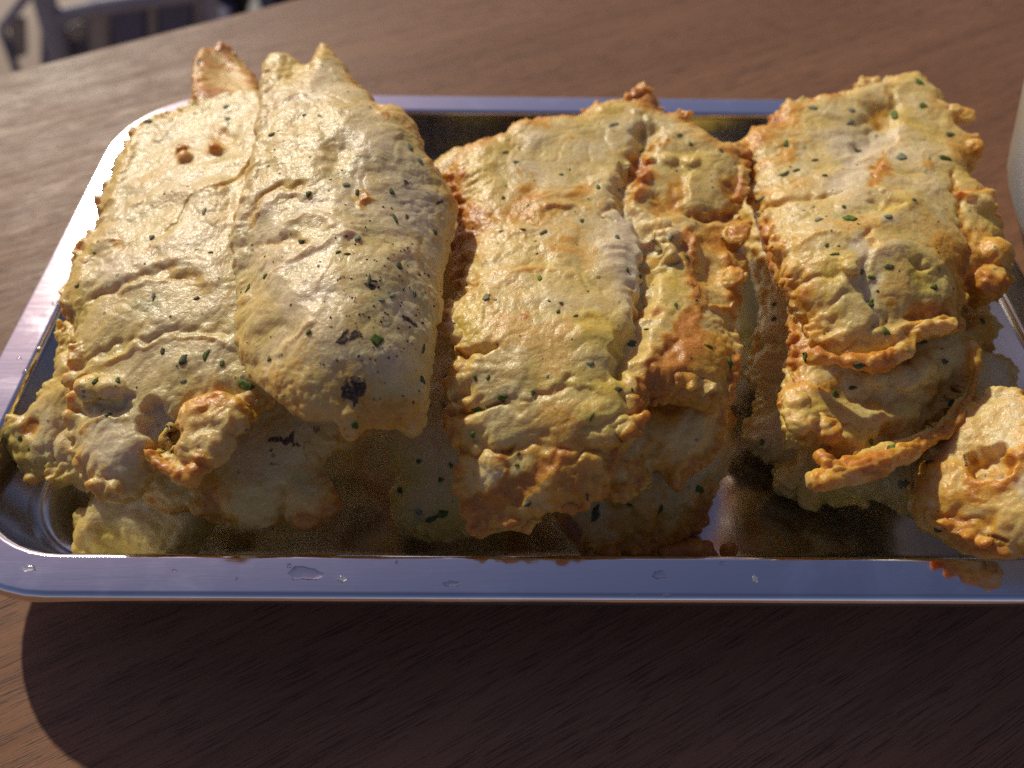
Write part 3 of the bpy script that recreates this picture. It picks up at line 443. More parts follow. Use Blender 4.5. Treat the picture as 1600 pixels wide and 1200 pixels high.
DATA['second_right'] = dict(label='golden fillet second in the right stack with a long upturned orange front lip', frill=.7, smooth=3, T=.017, vox=.0005, seed=57,
    z=[(1250, 600, .049), (1260, 680, .046), (1400, 640, .044), (1500, 580, .048), (1400, 520, .052), (1260, 460, .054), (1340, 720, .046)], brown=.4, yellow=.75, white=.15, rough=1.1, wr=20, wrA=.6, lobe=.5,
    out=[(1236, 490), (1250, 455), (1300, 420), (1460, 430), (1511, 528), (1528, 540), (1532, 562), (1524, 596), (1514, 631), (1490, 661), (1472, 675), (1458, 692), (1430, 711), (1400, 721), (1370, 739), (1340, 748), (1318, 740), (1300, 715), (1289, 698), (1256, 692), (1230, 688), (1223, 670), (1222, 630), (1230, 590), (1234, 560), (1236, 520)],
    tubes=[([(1276, 748), (1296, 746), (1340, 733), (1390, 712), (1440, 690), (1468, 672)], [0, .9, 1.2, 1.2, 1.1, .6], [2.4, 3.4, 3.6, 3.6, 3.4, 2.6]), ([(1474, 672), (1492, 652), (1508, 622), (1520, 590), (1525, 560), (1518, 540)], [.8, 1.3, 1.3, 1.0, .7, .2], [2.8, 3.0, 2.9, 2.4, 2.0, 1.4]), ([(1290, 740), (1288, 722), (1284, 712)], [2, 2, 1.5], [1.6, 1.4, 1.2])],
    blobs=[(1250, 655, .6, 5.0, .6), (1290, 670, .2, 4.5, .6), (1245, 630, 1, 4, .6), (1370, 595, .6, 4.0, .6), (1410, 590, .8, 4.5, .6), (1440, 580, .8, 4.5, .6)],
    feat=[('l', [(1310, 715), (1370, 690), (1430, 668), (1470, 640), (1500, 590)], 24, -4.2, {'brown': .15}), ('l', [(1350, 598), (1390, 590), (1430, 585), (1455, 570)], 18, 1.2, {'yellow': .3}), ('l', [(1290, 600), (1350, 625), (1420, 625), (1480, 600)], 14, -1.2, {'brown': .3}), ('b', 1265, 655, 36, 34, 20, .6, {'yellow': .6, 'brown': -.2}), ('l', [(1250, 590), (1275, 605), (1310, 600)], 12, .7, {'brown': .35}), ('l', [(1240, 610), (1262, 620), (1280, 645), (1330, 660)], 8, -1.0, {'brown': .3}), ('b', 1380, 650, 40, 16, 0, .9, {}), ('b', 1430, 650, 22, 12, 0, .9, {}), ('l', [(1280, 745), (1340, 730), (1400, 708), (1460, 682)], 30, .2, {'brown': .3, 'yellow': .6}), ('l', [(1480, 668), (1512, 625), (1524, 575)], 24, .2, {'brown': .3, 'yellow': .6}), ('l', [(1320, 745), (1360, 728), (1340, 720)], 6, -.5, {'brown': .4}), ('b', 1310, 640, 30, 20, 0, -.8, {'brown': .25})])
DATA['top_right'] = dict(label='golden herb-flecked fillet with a white cleft and torn bubble on top of the right stack', frill=.9, smooth=3, T=.014, vox=.00048, seed=61,
    z=[(1200, 230, .060), (1400, 130, .066), (1500, 200, .064), (1200, 330, .060), (1400, 300, .068), (1545, 400, .060), (1260, 470, .060), (1400, 440, .067), (1350, 555, .057), (1480, 500, .0585)], sig=.035,
    brown=.45, white=.2, yellow=.75, rough=.9, wr=-10, wrA=.6,
    out=[(1155, 219), (1176, 201), (1209, 191), (1211, 176), (1226, 162), (1256, 157), (1271, 149), (1302, 146), (1309, 138), (1318, 144), (1336, 134), (1359, 127), (1382, 128), (1389, 117), (1412, 111), (1435, 111), (1447, 121), (1462, 134), (1474, 139), (1477, 153), (1484, 165), (1500, 160), (1500, 175), (1494, 183), (1500, 205), (1509, 208), (1527, 206), (1538, 217), (1533, 246), (1524, 258), (1510, 264), (1521, 287), (1540, 299), (1553, 325), (1556, 344), (1563, 366), (1569, 386), (1564, 402), (1571, 430), (1570, 440), (1557, 466), (1540, 478), (1524, 460), (1505, 452), (1502, 475), (1494, 497), (1494, 522), (1466, 526), (1430, 529), (1412, 550), (1394, 567), (1364, 571), (1322, 569), (1292, 562), (1277, 547), (1265, 520), (1259, 496), (1240, 484), (1228, 452), (1208, 425), (1198, 385), (1188, 345), (1172, 302), (1167, 266), (1162, 237)],
    blobs=[(1522, 230, -1, 3.2, 1.0), (1492, 172, -1, 2.0), (1550, 400, -1, 6.0, .9), (1545, 440, -1.5, 5.5, .9), (1530, 320, -.5, 5.0, .8), (1330, 415, .6, 3.4, .6)],
    tubes=[([(1500, 300), (1520, 308), (1545, 305)], [.6, 1.4, .8], [2.4, 2.4, 2.0]), ([(1270, 558), (1310, 564), (1360, 565), (1395, 558), (1412, 545), (1432, 524)], [-.6, -.4, -.2, -.4, -.4, -.6], [1.8, 2.4, 2.4, 2.4, 2.2, 1.8]), ([(1400, 522), (1440, 513), (1480, 508)], [-1.5, -1.0, -.8], [2.2, 2.9, 2.9])],
    feat=[('b', 1375, 180, 24, 20, -50, -4.2, {'brown': .55, 'yellow': .7}), ('l', [(1392, 135), (1396, 170), (1392, 200)], 8, -1.2, {'yellow': .4}), ('l', [(1385, 140), (1390, 165), (1375, 170), (1360, 185)], 8, .8, {'yellow': .6, 'brown': .2}), ('b', 1350, 225, 50, 22, 10, -1.6, {'white': 1, 'brown': -.6, 'yellow': -.4}), ('l', [(1395, 200), (1350, 225), (1330, 270), (1305, 290)], 22, -1.0, {'white': 1, 'brown': -.6, 'yellow': -.5}), ('b', 1315, 218, 20, 14, 0, .5, {'white': .9}), ('b', 1340, 275, 26, 18, 0, .5, {'white': 1, 'brown': -.5}),
          ('s', [(1375, 298), (1362, 290), (1364, 275), (1382, 240), (1398, 212)], 20, 1.5, {}), ('l', [(1400, 212), (1382, 240), (1364, 278), (1362, 290)], 12, .2, {'brown': .7}), ('b', 1390, 265, 12, 7, -20, .2, {'brown': .55}), ('s', [(1165, 315), (1230, 307), (1270, 305), (1310, 296)], 14, -1.2, {}), ('l', [(1200, 312), (1250, 312), (1295, 302)], 6, -1.0, {'brown': .2}), ('b', 1260, 290, 40, 18, 0, .5, {'brown': .35}), ('b', 1190, 215, 24, 14, 10, .6, {'brown': .45}), ('b', 1250, 215, 20, 12, 0, .2, {'brown': .35}), ('b', 1185, 290, 14, 14, 0, 0, {'yellow': .8}), ('b', 1230, 250, 40, 30, 0, .6, {}), ('b', 1290, 190, 40, 20, 0, .6, {'yellow': .4}),
          ('b', 1420, 315, 22, 16, 0, 1.1, {'yellow': .8}), ('l', [(1365, 310), (1380, 322), (1402, 316)], 8, -1.2, {'brown': .25}), ('b', 1388, 340, 22, 10, 0, .4, {'white': .7}), ('b', 1385, 390, 30, 18, 0, .8, {'white': .7}), ('l', [(1355, 360), (1360, 390), (1345, 430), (1362, 470), (1370, 510)], 9, -1.3, {'white': .6}), ('b', 1345, 380, 14, 20, 0, -.7, {'white': 1}), ('b', 1374, 440, 14, 24, 5, -.9, {'white': 1}),
          ('b', 1440, 412, 11, 6, 0, -1.8, {}), ('s', [(1505, 410), (1460, 418), (1430, 425), (1420, 445)], 12, .7, {'brown': .1}), ('b', 1470, 260, 40, 50, 0, .5, {}), ('b', 1480, 385, 40, 20, -20, .5, {'brown': .25}), ('l', [(1490, 270), (1500, 320), (1515, 380), (1505, 420)], 8, -1.4, {'brown': .5}), ('b', 1515, 305, 24, 10, 0, .2, {'brown': .6}), ('b', 1545, 395, 24, 36, 0, .2, {'yellow': .6, 'brown': .15}), ('b', 1450, 482, 20, 12, -10, .2, {'brown': .6}), ('l', [(1420, 490), (1450, 488), (1490, 470)], 8, -.8, {'brown': .35}), ('l', [(1420, 520), (1440, 500), (1480, 500)], 9, -1.2, {}), ('b', 1390, 520, 30, 14, -30, .9, {'green': .4}), ('l', [(1330, 540), (1360, 520), (1390, 500)], 10, -1.0, {'green': .4}), ('b', 1310, 505, 20, 8, -30, -.8, {}), ('b', 1295, 503, 10, 8, 0, -1.2, {'yellow': .5}), ('l', [(1280, 550), (1330, 560), (1390, 558)], 14, .3, {'brown': .35}), ('b', 1300, 410, 34, 18, -25, .7, {'yellow': .2}), ('b', 1310, 445, 34, 16, -25, .8, {}), ('b', 1270, 370, 34, 16, -10, .6, {'brown': .1}), ('l', [(1250, 385), (1300, 365), (1340, 372)], 8, .8, {'yellow': .6}), ('g', 1320, 340, 22, 12, 30, 0, {'green': .8}), ('l', [(1240, 440), (1290, 430), (1325, 415)], 8, -.9, {}), ('l', [(1270, 480), (1310, 465), (1340, 450)], 8, -.8, {'brown': .1}), ('b', 1430, 150, 50, 24, 0, .4, {'brown': .05}), ('b', 1305, 142, 10, 8, 0, .2, {'brown': .7})])

def dome_profile(d, R): return np.sqrt(np.clip(1-(1-np.clip(d/R, 0, 1))**2, 0, 1))
def build_fillet(key, D):
    S = Surf(D['z'], D.get('sig', .035)); T = D.get('T', .013); RR = D.get('R', .008)
    pts = catmull(D['out'], 3)
    y0, y1 = pts[:, 1].min(), pts[:, 1].max()
    poly = np.array([S.hit(x, y, -T*(.20+.30*(y-y0)/(y1-y0)))[:2] for x, y in pts])
    tg = np.roll(poly, -1, 0)-np.roll(poly, 1, 0); nv = np.stack([-tg[:, 1], tg[:, 0]], 1)/(np.linalg.norm(tg, axis=1, keepdims=True)+1e-12)
    area = .5*np.sum(poly[:, 0]*np.roll(poly[:, 1], -1)-np.roll(poly[:, 0], -1)*poly[:, 1])
    poly = poly+nv*np.sign(area)*D.get('inset', .00015)
    lo, hi = poly.min(0)-.002, poly.max(0)+.002; st = .0010
    nx, ny = int((hi[0]-lo[0])/st)+1, int((hi[1]-lo[1])/st)+1
    gx, gy = np.meshgrid(lo[0]+np.arange(nx)*st, lo[1]+np.arange(ny)*st, indexing='ij'); P = np.c_[gx.ravel(), gy.ravel()]
    A, B = poly, np.roll(poly, -1, 0)
    ins = inside(P, poly); d = np.zeros(len(P)); ii = np.where(ins)[0]
    dd, bi, bt, _ = seg_dist(P[ii], A, B); d[ii] = dd
    q = ins.reshape(nx, ny); full = q[:-1, :-1] & q[1:, :-1] & q[1:, 1:] & q[:-1, 1:]
    cnt = np.zeros((nx, ny), int)
    for a, b in ((0, 0), (1, 0), (1, 1), (0, 1)): cnt[a:nx-1+a, b:ny-1+b] += full
    cnt = cnt.ravel(); bnd = ins & (cnt > 0) & (cnt < 4); use = ins & (cnt > 0)
    near = A[bi]+bt[:, None]*(B[bi]-A[bi]); nr = P.copy(); nr[ii] = near
    P[bnd] = nr[bnd]; d[bnd] = 0
    mid = S(P)-T*.45
    tp = mid+T*.45*dome_profile(d, RR); bt_ = mid-T*.55*dome_profile(d, RR*.8)
    it = -np.ones(len(P), int); ib = -np.ones(len(P), int); V = []; k = 0
    idx = np.where(use)[0]; it[idx] = np.arange(len(idx)); V = [np.c_[P[idx], tp[idx]]]; k = len(idx)
    nb = np.where(use & ~bnd)[0]; ib[nb] = k+np.arange(len(nb)); ib[bnd & use] = it[bnd & use]; V.append(np.c_[P[nb], bt_[nb]])
    V = np.concatenate(V); fi, fj = np.where(full); n00 = fi*ny+fj; n10 = n00+ny; n11 = n10+1; n01 = n00+1
    F = np.r_[np.c_[it[n00], it[n10], it[n11], it[n01]], np.c_[ib[n01], ib[n11], ib[n10], ib[n00]]]
    bm = bmesh.new(); me = mesh('t', V, F); bm.from_mesh(me); bpy.data.meshes.remove(me)
    r2 = np.random.default_rng(D.get('seed', len(key)*7+ord(key[-1])))
    # scalloped lobes of batter along the edge
    per = np.linalg.norm(B-A, axis=1); acc = np.cumsum(per); s = 0
    while s < acc[-1] and D.get('lobe', 1.0) > .45:
        j = min(int(np.searchsorted(acc, s)), len(A)-1); c = A[j]
        r = r2.uniform(.0022, .0046)*D.get('lobe', 1.0)
        nrm = np.array([(B[j]-A[j])[1], -(B[j]-A[j])[0]]); nrm /= np.linalg.norm(nrm)+1e-12
        if inside((c+nrm*.001)[None], poly)[0]: nrm = -nrm
        c = c-nrm*r*r2.uniform(.6, 1.1); zc = S(c[None])[0]-T*r2.uniform(.25, .6)
        ico(bm, (c[0], c[1], zc), r, (1, 1, r2.uniform(.32, .8)))
        s += r*r2.uniform(1.3, 3.6)
    # thin crisp frills of batter standing out from the edge
    fr = D.get('frill', 0); s = r2.uniform(0, .004)
    while fr and s < acc[-1]-.004:
        ln = r2.uniform(.006, .016); m_ = max(4, int(ln/.0011)); ph = r2.uniform(0, 6.3); ex = r2.uniform(.0008, .0022)*fr; zz = r2.uniform(.12, .65); rows = []
        for q in range(m_+1):
            t = q/m_; ss = min(s+ln*t, acc[-1]-1e-6); j = int(np.searchsorted(acc, ss)); f_ = (ss-(acc[j]-per[j]))/max(per[j], 1e-9); c = A[j]+(B[j]-A[j])*f_
            nrm = np.array([(B[j]-A[j])[1], -(B[j]-A[j])[0]])*np.sign(area); nrm /= np.linalg.norm(nrm)+1e-12
            e_ = ex*math.sin(math.pi*t)**.5*(.75+.45*math.sin(ph+t*ln*1500)); z0 = S((c-nrm*.002)[None])[0]-T*zz; wz = .0011*math.sin(ph*2+t*ln*1150)
            p0, p1 = c-nrm*.0028, c+nrm*e_
            rows.append([bm.verts.new((*p0, z0+.0012)), bm.verts.new((*p1, z0+wz+.00055)), bm.verts.new((*p1, z0+wz-.00055)), bm.verts.new((*p0, z0-.0012))])
        for a, b in zip(rows, rows[1:]):
            for k_ in range(4): bm.faces.new((a[k_], a[(k_+1) % 4], b[(k_+1) % 4], b[k_]))
        bm.faces.new(rows[0][::-1]); bm.faces.new(rows[-1]); bmesh.ops.recalc_face_normals(bm, faces=list({f for r_ in rows for v_ in r_ for f in v_.link_faces}))
        s += ln*r2.uniform(.6, 1.5)
    for b in D.get('blobs', ()):           # (px, py, lift mm, r mm [, squash])
        p = S.hit(b[0], b[1], b[2]*.001); ico(bm, p, b[3]*.001, (1, 1, b[4] if len(b) > 4 else .7))
    for tbq in D.get('tubes', ()):         # (polyline px, lift mm, radius mm list)
        pp = [S.hit(x, y, l*.001) for (x, y), l in zip(catmull_open(tbq[0]), np.interp(np.linspace(0, 1, (len(tbq[0])-1)*4+1), np.linspace(0, 1, len(tbq[1])), tbq[1]))]
        rr = np.interp(np.linspace(0, 1, len(pp)), np.linspace(0, 1, len(tbq[2])), tbq[2])*.001*np.interp(np.linspace(0, 1, len(pp)), np.linspace(0, 1, len(tbq[0])), r2.uniform(.7, 1.2, len(tbq[0])))
        tube(bm, pp, list(rr)); ico(bm, pp[0], rr[0]*1.02); ico(bm, pp[-1], rr[-1]*1.02)
    me = bpy.data.meshes.new('raw'); bm.to_mesh(me); bm.free()
    tmp = bpy.data.objects.new('tmp', me); COL.objects.link(tmp)
    vx = D.get('vox', .00055)
    rm = tmp.modifiers.new('r', 'REMESH'); rm.mode = 'VOXEL'; rm.voxel_size = vx
    sm = tmp.modifiers.new('s', 'SMOOTH'); sm.iterations = D.get('smooth', 6); sm.factor = .5
    dg = bpy.context.evaluated_depsgraph_get(); m2 = bpy.data.meshes.new_from_object(tmp.evaluated_get(dg))
    bpy.data.objects.remove(tmp); bpy.data.meshes.remove(me)
    n = len(m2.vertices); co = np.empty(n*3, np.float32); m2.vertices.foreach_get('co', co); co = co.reshape(-1, 3)
    def normals():
        x = np.empty(n*3, np.float32); m2.vertex_normals.foreach_get('vector', x); return x.reshape(-1, 3)
    N = normals(); off = r2.uniform(0, 50, 3).astype(np.float32)
    xy = co[:, :2].astype(float); de, _, _, _ = seg_dist(xy, A[::2], np.roll(A[::2], -1, 0)); de[~inside(xy, poly)] *= -1
    edge = np.exp(-np.clip(de, 0, 1)/.006)
    up = sstep(-.1, .5, N[:, 2])
    # --- relief: lumps, blisters, wrinkles across the fillet
    rg = D.get('rough', 1.0); wa = R_(D.get('wr', 0)); wd = np.array([[math.cos(wa), math.sin(wa)], [-math.sin(wa), math.cos(wa)]])
    q = co.copy(); q[:, :2] = xy@wd.T
    wv = np.stack([perlin(co*70+off), perlin(co*70+off+17), perlin(co*70+off+31)], 1)*.004
    l1 = perlin((co+wv)*95+off); l2 = perlin((co+wv)*230+off+5); l3 = perlin((co+wv*.5)*520+off+9); l4 = perlin(co*1150+off)
    l5 = perlin((co+wv)*130+off+51); l6 = perlin((co+wv)*300+off+61)
    ww = perlin((q+wv)*np.array([55, 190, 120], np.float32)+off+3)
    bl = 1-np.abs(perlin((co+wv)*150+off+21))*2.2
    msk = .22+.55*sstep(-.15, .45, perlin(co*55+off+33))+.9*edge
    h = rg*(.00095*l1 + msk*(.00018*l2 + .00085*np.abs(l5) + .00042*np.abs(l6)*(1+.6*edge) + .00018*np.abs(l3)) + .00006*l4)
    h = h-h.mean() + D.get('wrA', .5)*.0003*ww - rg*.00016*sstep(.55, 1, bl)
    crest = sstep(.0001, .0011, h)
    brown = D.get('brown', .25)*(.7*crest*sstep(-.3, .3, l1) + 1.5*edge*(.5+.5*sstep(-.3, .4, perlin(co*75+off+14))) + .95*sstep(.0, .6, perlin((co+wv)*60+off+40)+.35*l2) + .35*edge*sstep(0, .6, l3))
    white = D.get('white', .3)*sstep(-.1, .45, perlin((co+wv)*55+off+60))*(1-.7*edge)
    char = np.zeros(n, np.float32)
    green = .32*sstep(.25, .6, perlin((co+wv)*120+off+80))
    yellow = np.clip(D.get('yellow', .35)*(.35+1.3*edge+.8*perlin((co+wv)*48+off+90)+.5*sstep(0, -.0008, h)+.5*sstep(.2, -.5, N[:, 2])), 0, 1)
    fxy = xy + np.stack([perlin(co*260+off+2), perlin(co*260+off+12)], 1)*.0022
    for ft in D.get('feat', ()):
        k = ft[0]
        if k in 'bg':                       # bump / dent: px, py, rx, ry, rot, amp mm, {tones}
            _, px, py, rx, ry, rot, amp, tn = ft
            c = S.hit(px, py)[:2]; ex = S.hit(px+10, py)[:2]-c; ey = S.hit(px, py+10)[:2]-c
            J = np.linalg.inv(np.stack([ex, ey], 1)/10); dp = (fxy-c)@J.T; a = R_(rot)
            u = (dp[:, 0]*math.cos(a)+dp[:, 1]*math.sin(a))/rx; v = (-dp[:, 0]*math.sin(a)+dp[:, 1]*math.cos(a))/ry
            e = np.sqrt(u*u+v*v)
            wgt = np.exp(-.5*(e*1.3)**2) if k == 'b' else sstep(1.15, .7, e)
        else:                               # line ridge 'l' or step 's': polyline, width px, amp mm, {tones}
            _, pl, wpx, amp, tn = ft
            P3 = np.array([S.hit(x, y)[:2] for x, y in catmull_open(pl)])
            c0 = S.hit(*pl[len(pl)//2]); wm = wpx/FPX*np.linalg.norm(c0-CAM)
            ds, ix, t_, sd_ = seg_dist(fxy if k == 'l' else xy+(fxy-xy)*.6, P3[:-1], P3[1:])
            endf = np.ones(n)
            wgt = np.exp(-.5*(ds/wm*2)**2) if k == 'l' else np.where(sd_ < 0, np.exp(-ds/wm)*sstep(0, .0014, ds), 0)*np.clip(.65+1.1*perlin(co*110+off+70), .1, 1.2)
        wgt = wgt*up
        h = h+amp*.001*wgt*(.75 if k == 'l' else 1)
        for nm, s in tn.items():
            if nm == 'brown': brown = brown+s*wgt
            elif nm == 'white': white = white*(1-wgt*min(1, abs(s)))+max(s, 0)*wgt
            elif nm == 'char': char = np.maximum(char, s*wgt)
            elif nm == 'green': green = green+s*wgt
            elif nm == 'yellow': yellow = yellow+s*wgt
            elif nm == 'flat': h = h-s*wgt*(rg*(.00060*l2+.0004*l1))
    ruff = (np.exp(-np.clip(de, 0, 1)/.0035)*D.get('lobe', 1.0)).astype(np.float32)
    rf = np.stack([perlin(co*420+off+7), perlin(co*420+off+27), 1.3*perlin(co*300+off+47)], 1)*.0006*ruff[:, None]
    co2 = co+N*h[:, None].astype(np.float32)+rf
    org = np.array([co2[:, 0].mean(), co2[:, 1].mean(), co2[:, 2].min()], np.float32)
    m2.vertices.foreach_set('co', (co2-org).ravel()); m2.update()
    m2.polygons.foreach_set('use_smooth', np.ones(len(m2.polygons), bool))
    brown = np.maximum(brown*1.2-.14, 0)
    cl = lambda x: np.clip(x, 0, 1)
    for nm, ch in (('tone', (brown, white, char)), ('tone2', (green, yellow, 0*white))):
        at_ = m2.attributes.new(nm, 'FLOAT_COLOR', 'POINT')
        at_.data.foreach_set('color', np.stack([cl(ch[0]), cl(ch[1]), cl(ch[2]), np.ones(n)], 1).astype(np.float32).ravel())
    m2.name = D.get('name', 'battered_fillet'); m2.materials.clear()
    o = link(D.get('name', 'battered_fillet'), m2, BATTER, None, org)
    tag(o, D['label'], D.get('cat', 'fried fillet'), None if 'name' in D else 'battered fried fillets piled on the tray')
    FILLETS[key] = o
    return o
def catmull_open(p, k=4):
    p = np.asarray(p, float); e = np.r_[[2*p[0]-p[1]], p, [2*p[-1]-p[-2]]]; out = []
    for i in range(1, len(e)-2):
        a, b, c, d = e[i-1:i+3]
        for t in np.arange(k)/k: out.append(.5*((2*b)+(c-a)*t+(2*a-5*b+4*c-d)*t*t+(3*b-a-3*c+d)*t**3))
    out.append(p[-1]); return np.array(out)
for key_, D_ in DATA.items(): build_fillet(key_, D_)
# ------------------------------------------------------------------ herb flakes pressed into the batter
HERB_VEIL = herb_mat('parsley_under_batter', (.17, .19, .10), (.28, .29, .17))
DG = bpy.context.evaluated_depsgraph_get()
def flake_geo(o, loc, nrm, L, Wd, ang, r2, right, lift=.00022):
    nrm = nrm.normalized(); u = (right-nrm*right.dot(nrm)).normalized(); v = nrm.cross(u)
    mi = o.matrix_world.inverted(); n = r2.randint(7, 9); ca, sa = math.cos(ang), math.sin(ang)
    def drop(a, b, up):
        p = loc+u*a+v*b
        ok, hp, hn, _ = o.ray_cast(mi @ (p+nrm*.002), -nrm, distance=.0045)
        return (hp+hn*up) if ok else mi @ (p+nrm*up)
    ring = []
    for k in range(n):
        t = 2*math.pi*k/n+r2.uniform(-.2, .2); s = r2.uniform(.45, 1.15)
        a, b = L*.5*s*math.cos(t), Wd*.5*s*math.sin(t)
        ring.append((a*ca-b*sa, a*sa+b*ca))
    V = [drop(0, 0, lift*1.7)]+[drop(a*.62, b*.62, lift*1.5) for a, b in ring]+[drop(a, b, lift) for a, b in ring]+[drop(a*.97, b*.97, -.0006) for a, b in ring]
    F = [(0, 1+k, 1+(k+1) % n) for k in range(n)]
    for q in (0, 1): F += [(1+q*n+k, 1+(q+1)*n+k, 1+(q+1)*n+(k+1) % n, 1+q*n+(k+1) % n) for k in range(n)]
    return V, F
# px, py, length px, width px, angle deg, kind (0 green, 1 dark, 2 veiled)
HERBS = [(424, 211, 15, 8, 10, 1), (481, 303, 13, 11, 30, 0), (541, 290, 15, 10, 50, 2), (588, 531, 27, 21, 10, 0), (660, 594, 13, 18, 0, 1), (381, 603, 23, 17, 5, 0), (414, 432, 16, 9, -30, 0), (388, 449, 5, 14, 0, 0), (421, 561, 12, 8, -20, 0), (482, 519, 9, 9, 0, 0), (555, 665, 15, 17, 20, 0), (624, 415, 13, 16, 20, 1), (679, 363, 9, 16, 20, 1),
 (616, 340, 8, 28, 25, 1), (612, 300, 12, 17, 10, 1), (577, 437, 8, 20, 0, 1), (613, 463, 12, 12, 0, 2), (597, 470, 14, 9, 20, 2), (470, 377, 22, 7, -20, 1), (528, 394, 9, 6, 30, 0), (543, 397, 11, 4, 0, 0), (475, 180, 9, 6, 0, 2), (472, 92, 9, 6, -40, 0), (560, 372, 12, 15, 0, 2), (648, 460, 5, 12, 0, 1), (662, 545, 6, 14, -20, 1), (640, 228, 20, 7, -60, 2), (655, 250, 8, 18, 30, 2), (558, 300, 9, 16, 0, 1),
 (353, 166, 20, 11, -40, 2), (356, 186, 14, 8, -30, 0), (321, 555, 8, 22, -15, 0), (347, 568, 9, 13, 10, 0), (286, 564, 13, 20, -20, 1), (254, 548, 9, 12, 0, 1), (308, 466, 15, 7, 10, 1), (240, 463, 8, 15, 0, 2), (236, 371, 10, 12, 0, 2), (319, 331, 7, 14, 0, 2), (149, 595, 8, 12, 0, 0), (184, 593, 9, 14, 20, 0), (130, 610, 9, 7, 0, 2), (32, 685, 7, 10, 0, 1), (330, 395, 14, 5, 0, 1), (286, 596, 10, 8, 0, 2), (120, 447, 10, 6, 10, 1), (232, 190, 12, 10, 0, 1), (170, 648, 12, 5, 10, 1),
 (805, 253, 11, 8, 10, 0), (786, 309, 8, 9, -20, 0), (877, 273, 10, 6, 0, 0), (935, 292, 9, 10, 0, 0), (909, 345, 9, 9, 0, 1), (848, 364, 24, 7, 40, 1), (783, 361, 11, 10, 0, 2), (816, 359, 11, 6, 10, 0), (1001, 432, 13, 10, -30, 0), (980, 421, 7, 11, 20, 0), (843, 436, 8, 14, -20, 0), (876, 474, 9, 6, 0, 0), (872, 487, 6, 10, 0, 0), (988, 537, 22, 11, 25, 1), (1010, 515, 5, 14, 40, 0), (785, 622, 23, 15, 15, 0), (746, 642, 18, 7, 5, 0), (833, 614, 10, 8, 0, 0), (763, 590, 7, 15, -20, 0), (743, 590, 7, 15, 10, 0), (923, 568, 14, 9, 0, 2), (967, 608, 15, 11, -30, 1), (987, 608, 7, 8, 0, 1), (1108, 541, 18, 6, -10, 0), (1141, 567, 14, 19, 10, 0), (825, 787, 17, 8, 25, 1), (918, 778, 6, 12, 0, 1), (1056, 477, 6, 12, 0, 0), (1072, 400, 10, 14, 0, 0), (1005, 237, 9, 12, -20, 0), (958, 195, 20, 8, 25, 2), (1062, 212, 9, 7, 0, 1), (1078, 225, 8, 7, 0, 0), (1127, 235, 7, 9, 0, 1), (789, 238, 14, 5, 20, 0), (965, 372, 8, 12, 0, 1), (1048, 372, 9, 12, 0, 2), (760, 465, 18, 14, 0, 2), (900, 493, 14, 6, 30, 2), (810, 709, 9, 7, 0, 0), (808, 727, 10, 6, 0, 0), (740, 680, 9, 12, 0, 0), (925, 650, 7, 13, -20, 0),
 (932, 802, 15, 30, -10, 1), (984, 789, 12, 7, 20, 1), (1033, 796, 8, 14, -20, 1), (1093, 764, 21, 12, -25, 0), (690, 803, 22, 14, 25, 0), (672, 812, 24, 8, 25, 1), (655, 721, 9, 9, 0, 1), (704, 727, 8, 9, 0, 0), (625, 766, 12, 9, 0, 1), (689, 750, 10, 8, 0, 0), (655, 800, 14, 12, 0, 2),
 (1396, 180, 12, 30, -15, 0), (1437, 128, 11, 16, 20, 0), (1441, 164, 18, 12, 20, 0), (1485, 210, 18, 8, 0, 1), (1474, 246, 22, 7, -25, 0), (1270, 169, 13, 9, 0, 2), (1331, 172, 10, 12, 0, 2), (1229, 225, 9, 15, 0, 0), (1226, 272, 24, 8, 30, 0), (1245, 266, 11, 7, 20, 0), (1339, 236, 15, 9, -20, 1), (1327, 341, 28, 13, -30, 0), (1319, 323, 7, 7, 0, 0), (1387, 339, 15, 13, 0, 2), (1280, 343, 16, 8, 30, 2), (1304, 397, 16, 6, -5, 0), (1292, 384, 8, 7, 0, 0), (1361, 433, 14, 9, 0, 0), (1359, 475, 16, 12, 10, 0), (1347, 425, 10, 9, 0, 2), (1388, 417, 16, 8, 10, 1), (1460, 449, 19, 9, 20, 0), (1384, 518, 10, 17, 10, 0), (1428, 311, 8, 10, 0, 2), (1407, 245, 14, 18, 0, 2), (1272, 250, 11, 6, 0, 1), (1190, 311, 18, 10, -30, 1), (1288, 274, 8, 6, 0, 0), (1330, 191, 14, 8, 20, 2),
 (1258, 558, 10, 18, 0, 0), (1332, 606, 16, 10, 0, 1), (1305, 615, 12, 11, 0, 0), (1343, 572, 20, 9, -10, 1), (1394, 698, 13, 10, -20, 0), (1361, 690, 9, 9, 0, 0), (1485, 632, 9, 10, -20, 1), (1440, 534, 18, 8, 10, 1), (1476, 565, 12, 6, -30, 1), (1209, 498, 14, 10, 0, 1), (1208, 476, 10, 9, 0, 1), (1418, 757, 13, 13, 20, 1), (1454, 722, 12, 9, 20, 1), (1191, 692, 8, 10, 0, 0), (1534, 500, 12, 6, -50, 1), (1464, 828, 12, 8, 0, 1), (1408, 757, 8, 14, 0, 2)]
r3 = random.Random(5); byname = {o.name: k for k, o in FILLETS.items()}
for px, py, L, Wd, an, kd in HERBS:
    d = Vector(ray(px, py)).normalized()
    ok, loc, nrm, fi, o, mt = sc.ray_cast(DG, Vector(CAM), d)
    if not ok or o.name not in byname: continue
    s = (loc-Vector(CAM)).length/FPX
    V, F = flake_geo(o, loc, nrm, L*s, Wd*s*1.15, R_(an), r3, Vector(CR))
    f = link('herb_flake', mesh('herb_flake', V, F), (HERB, HERB_DARK, HERB_VEIL)[kd], o)
specks = {}
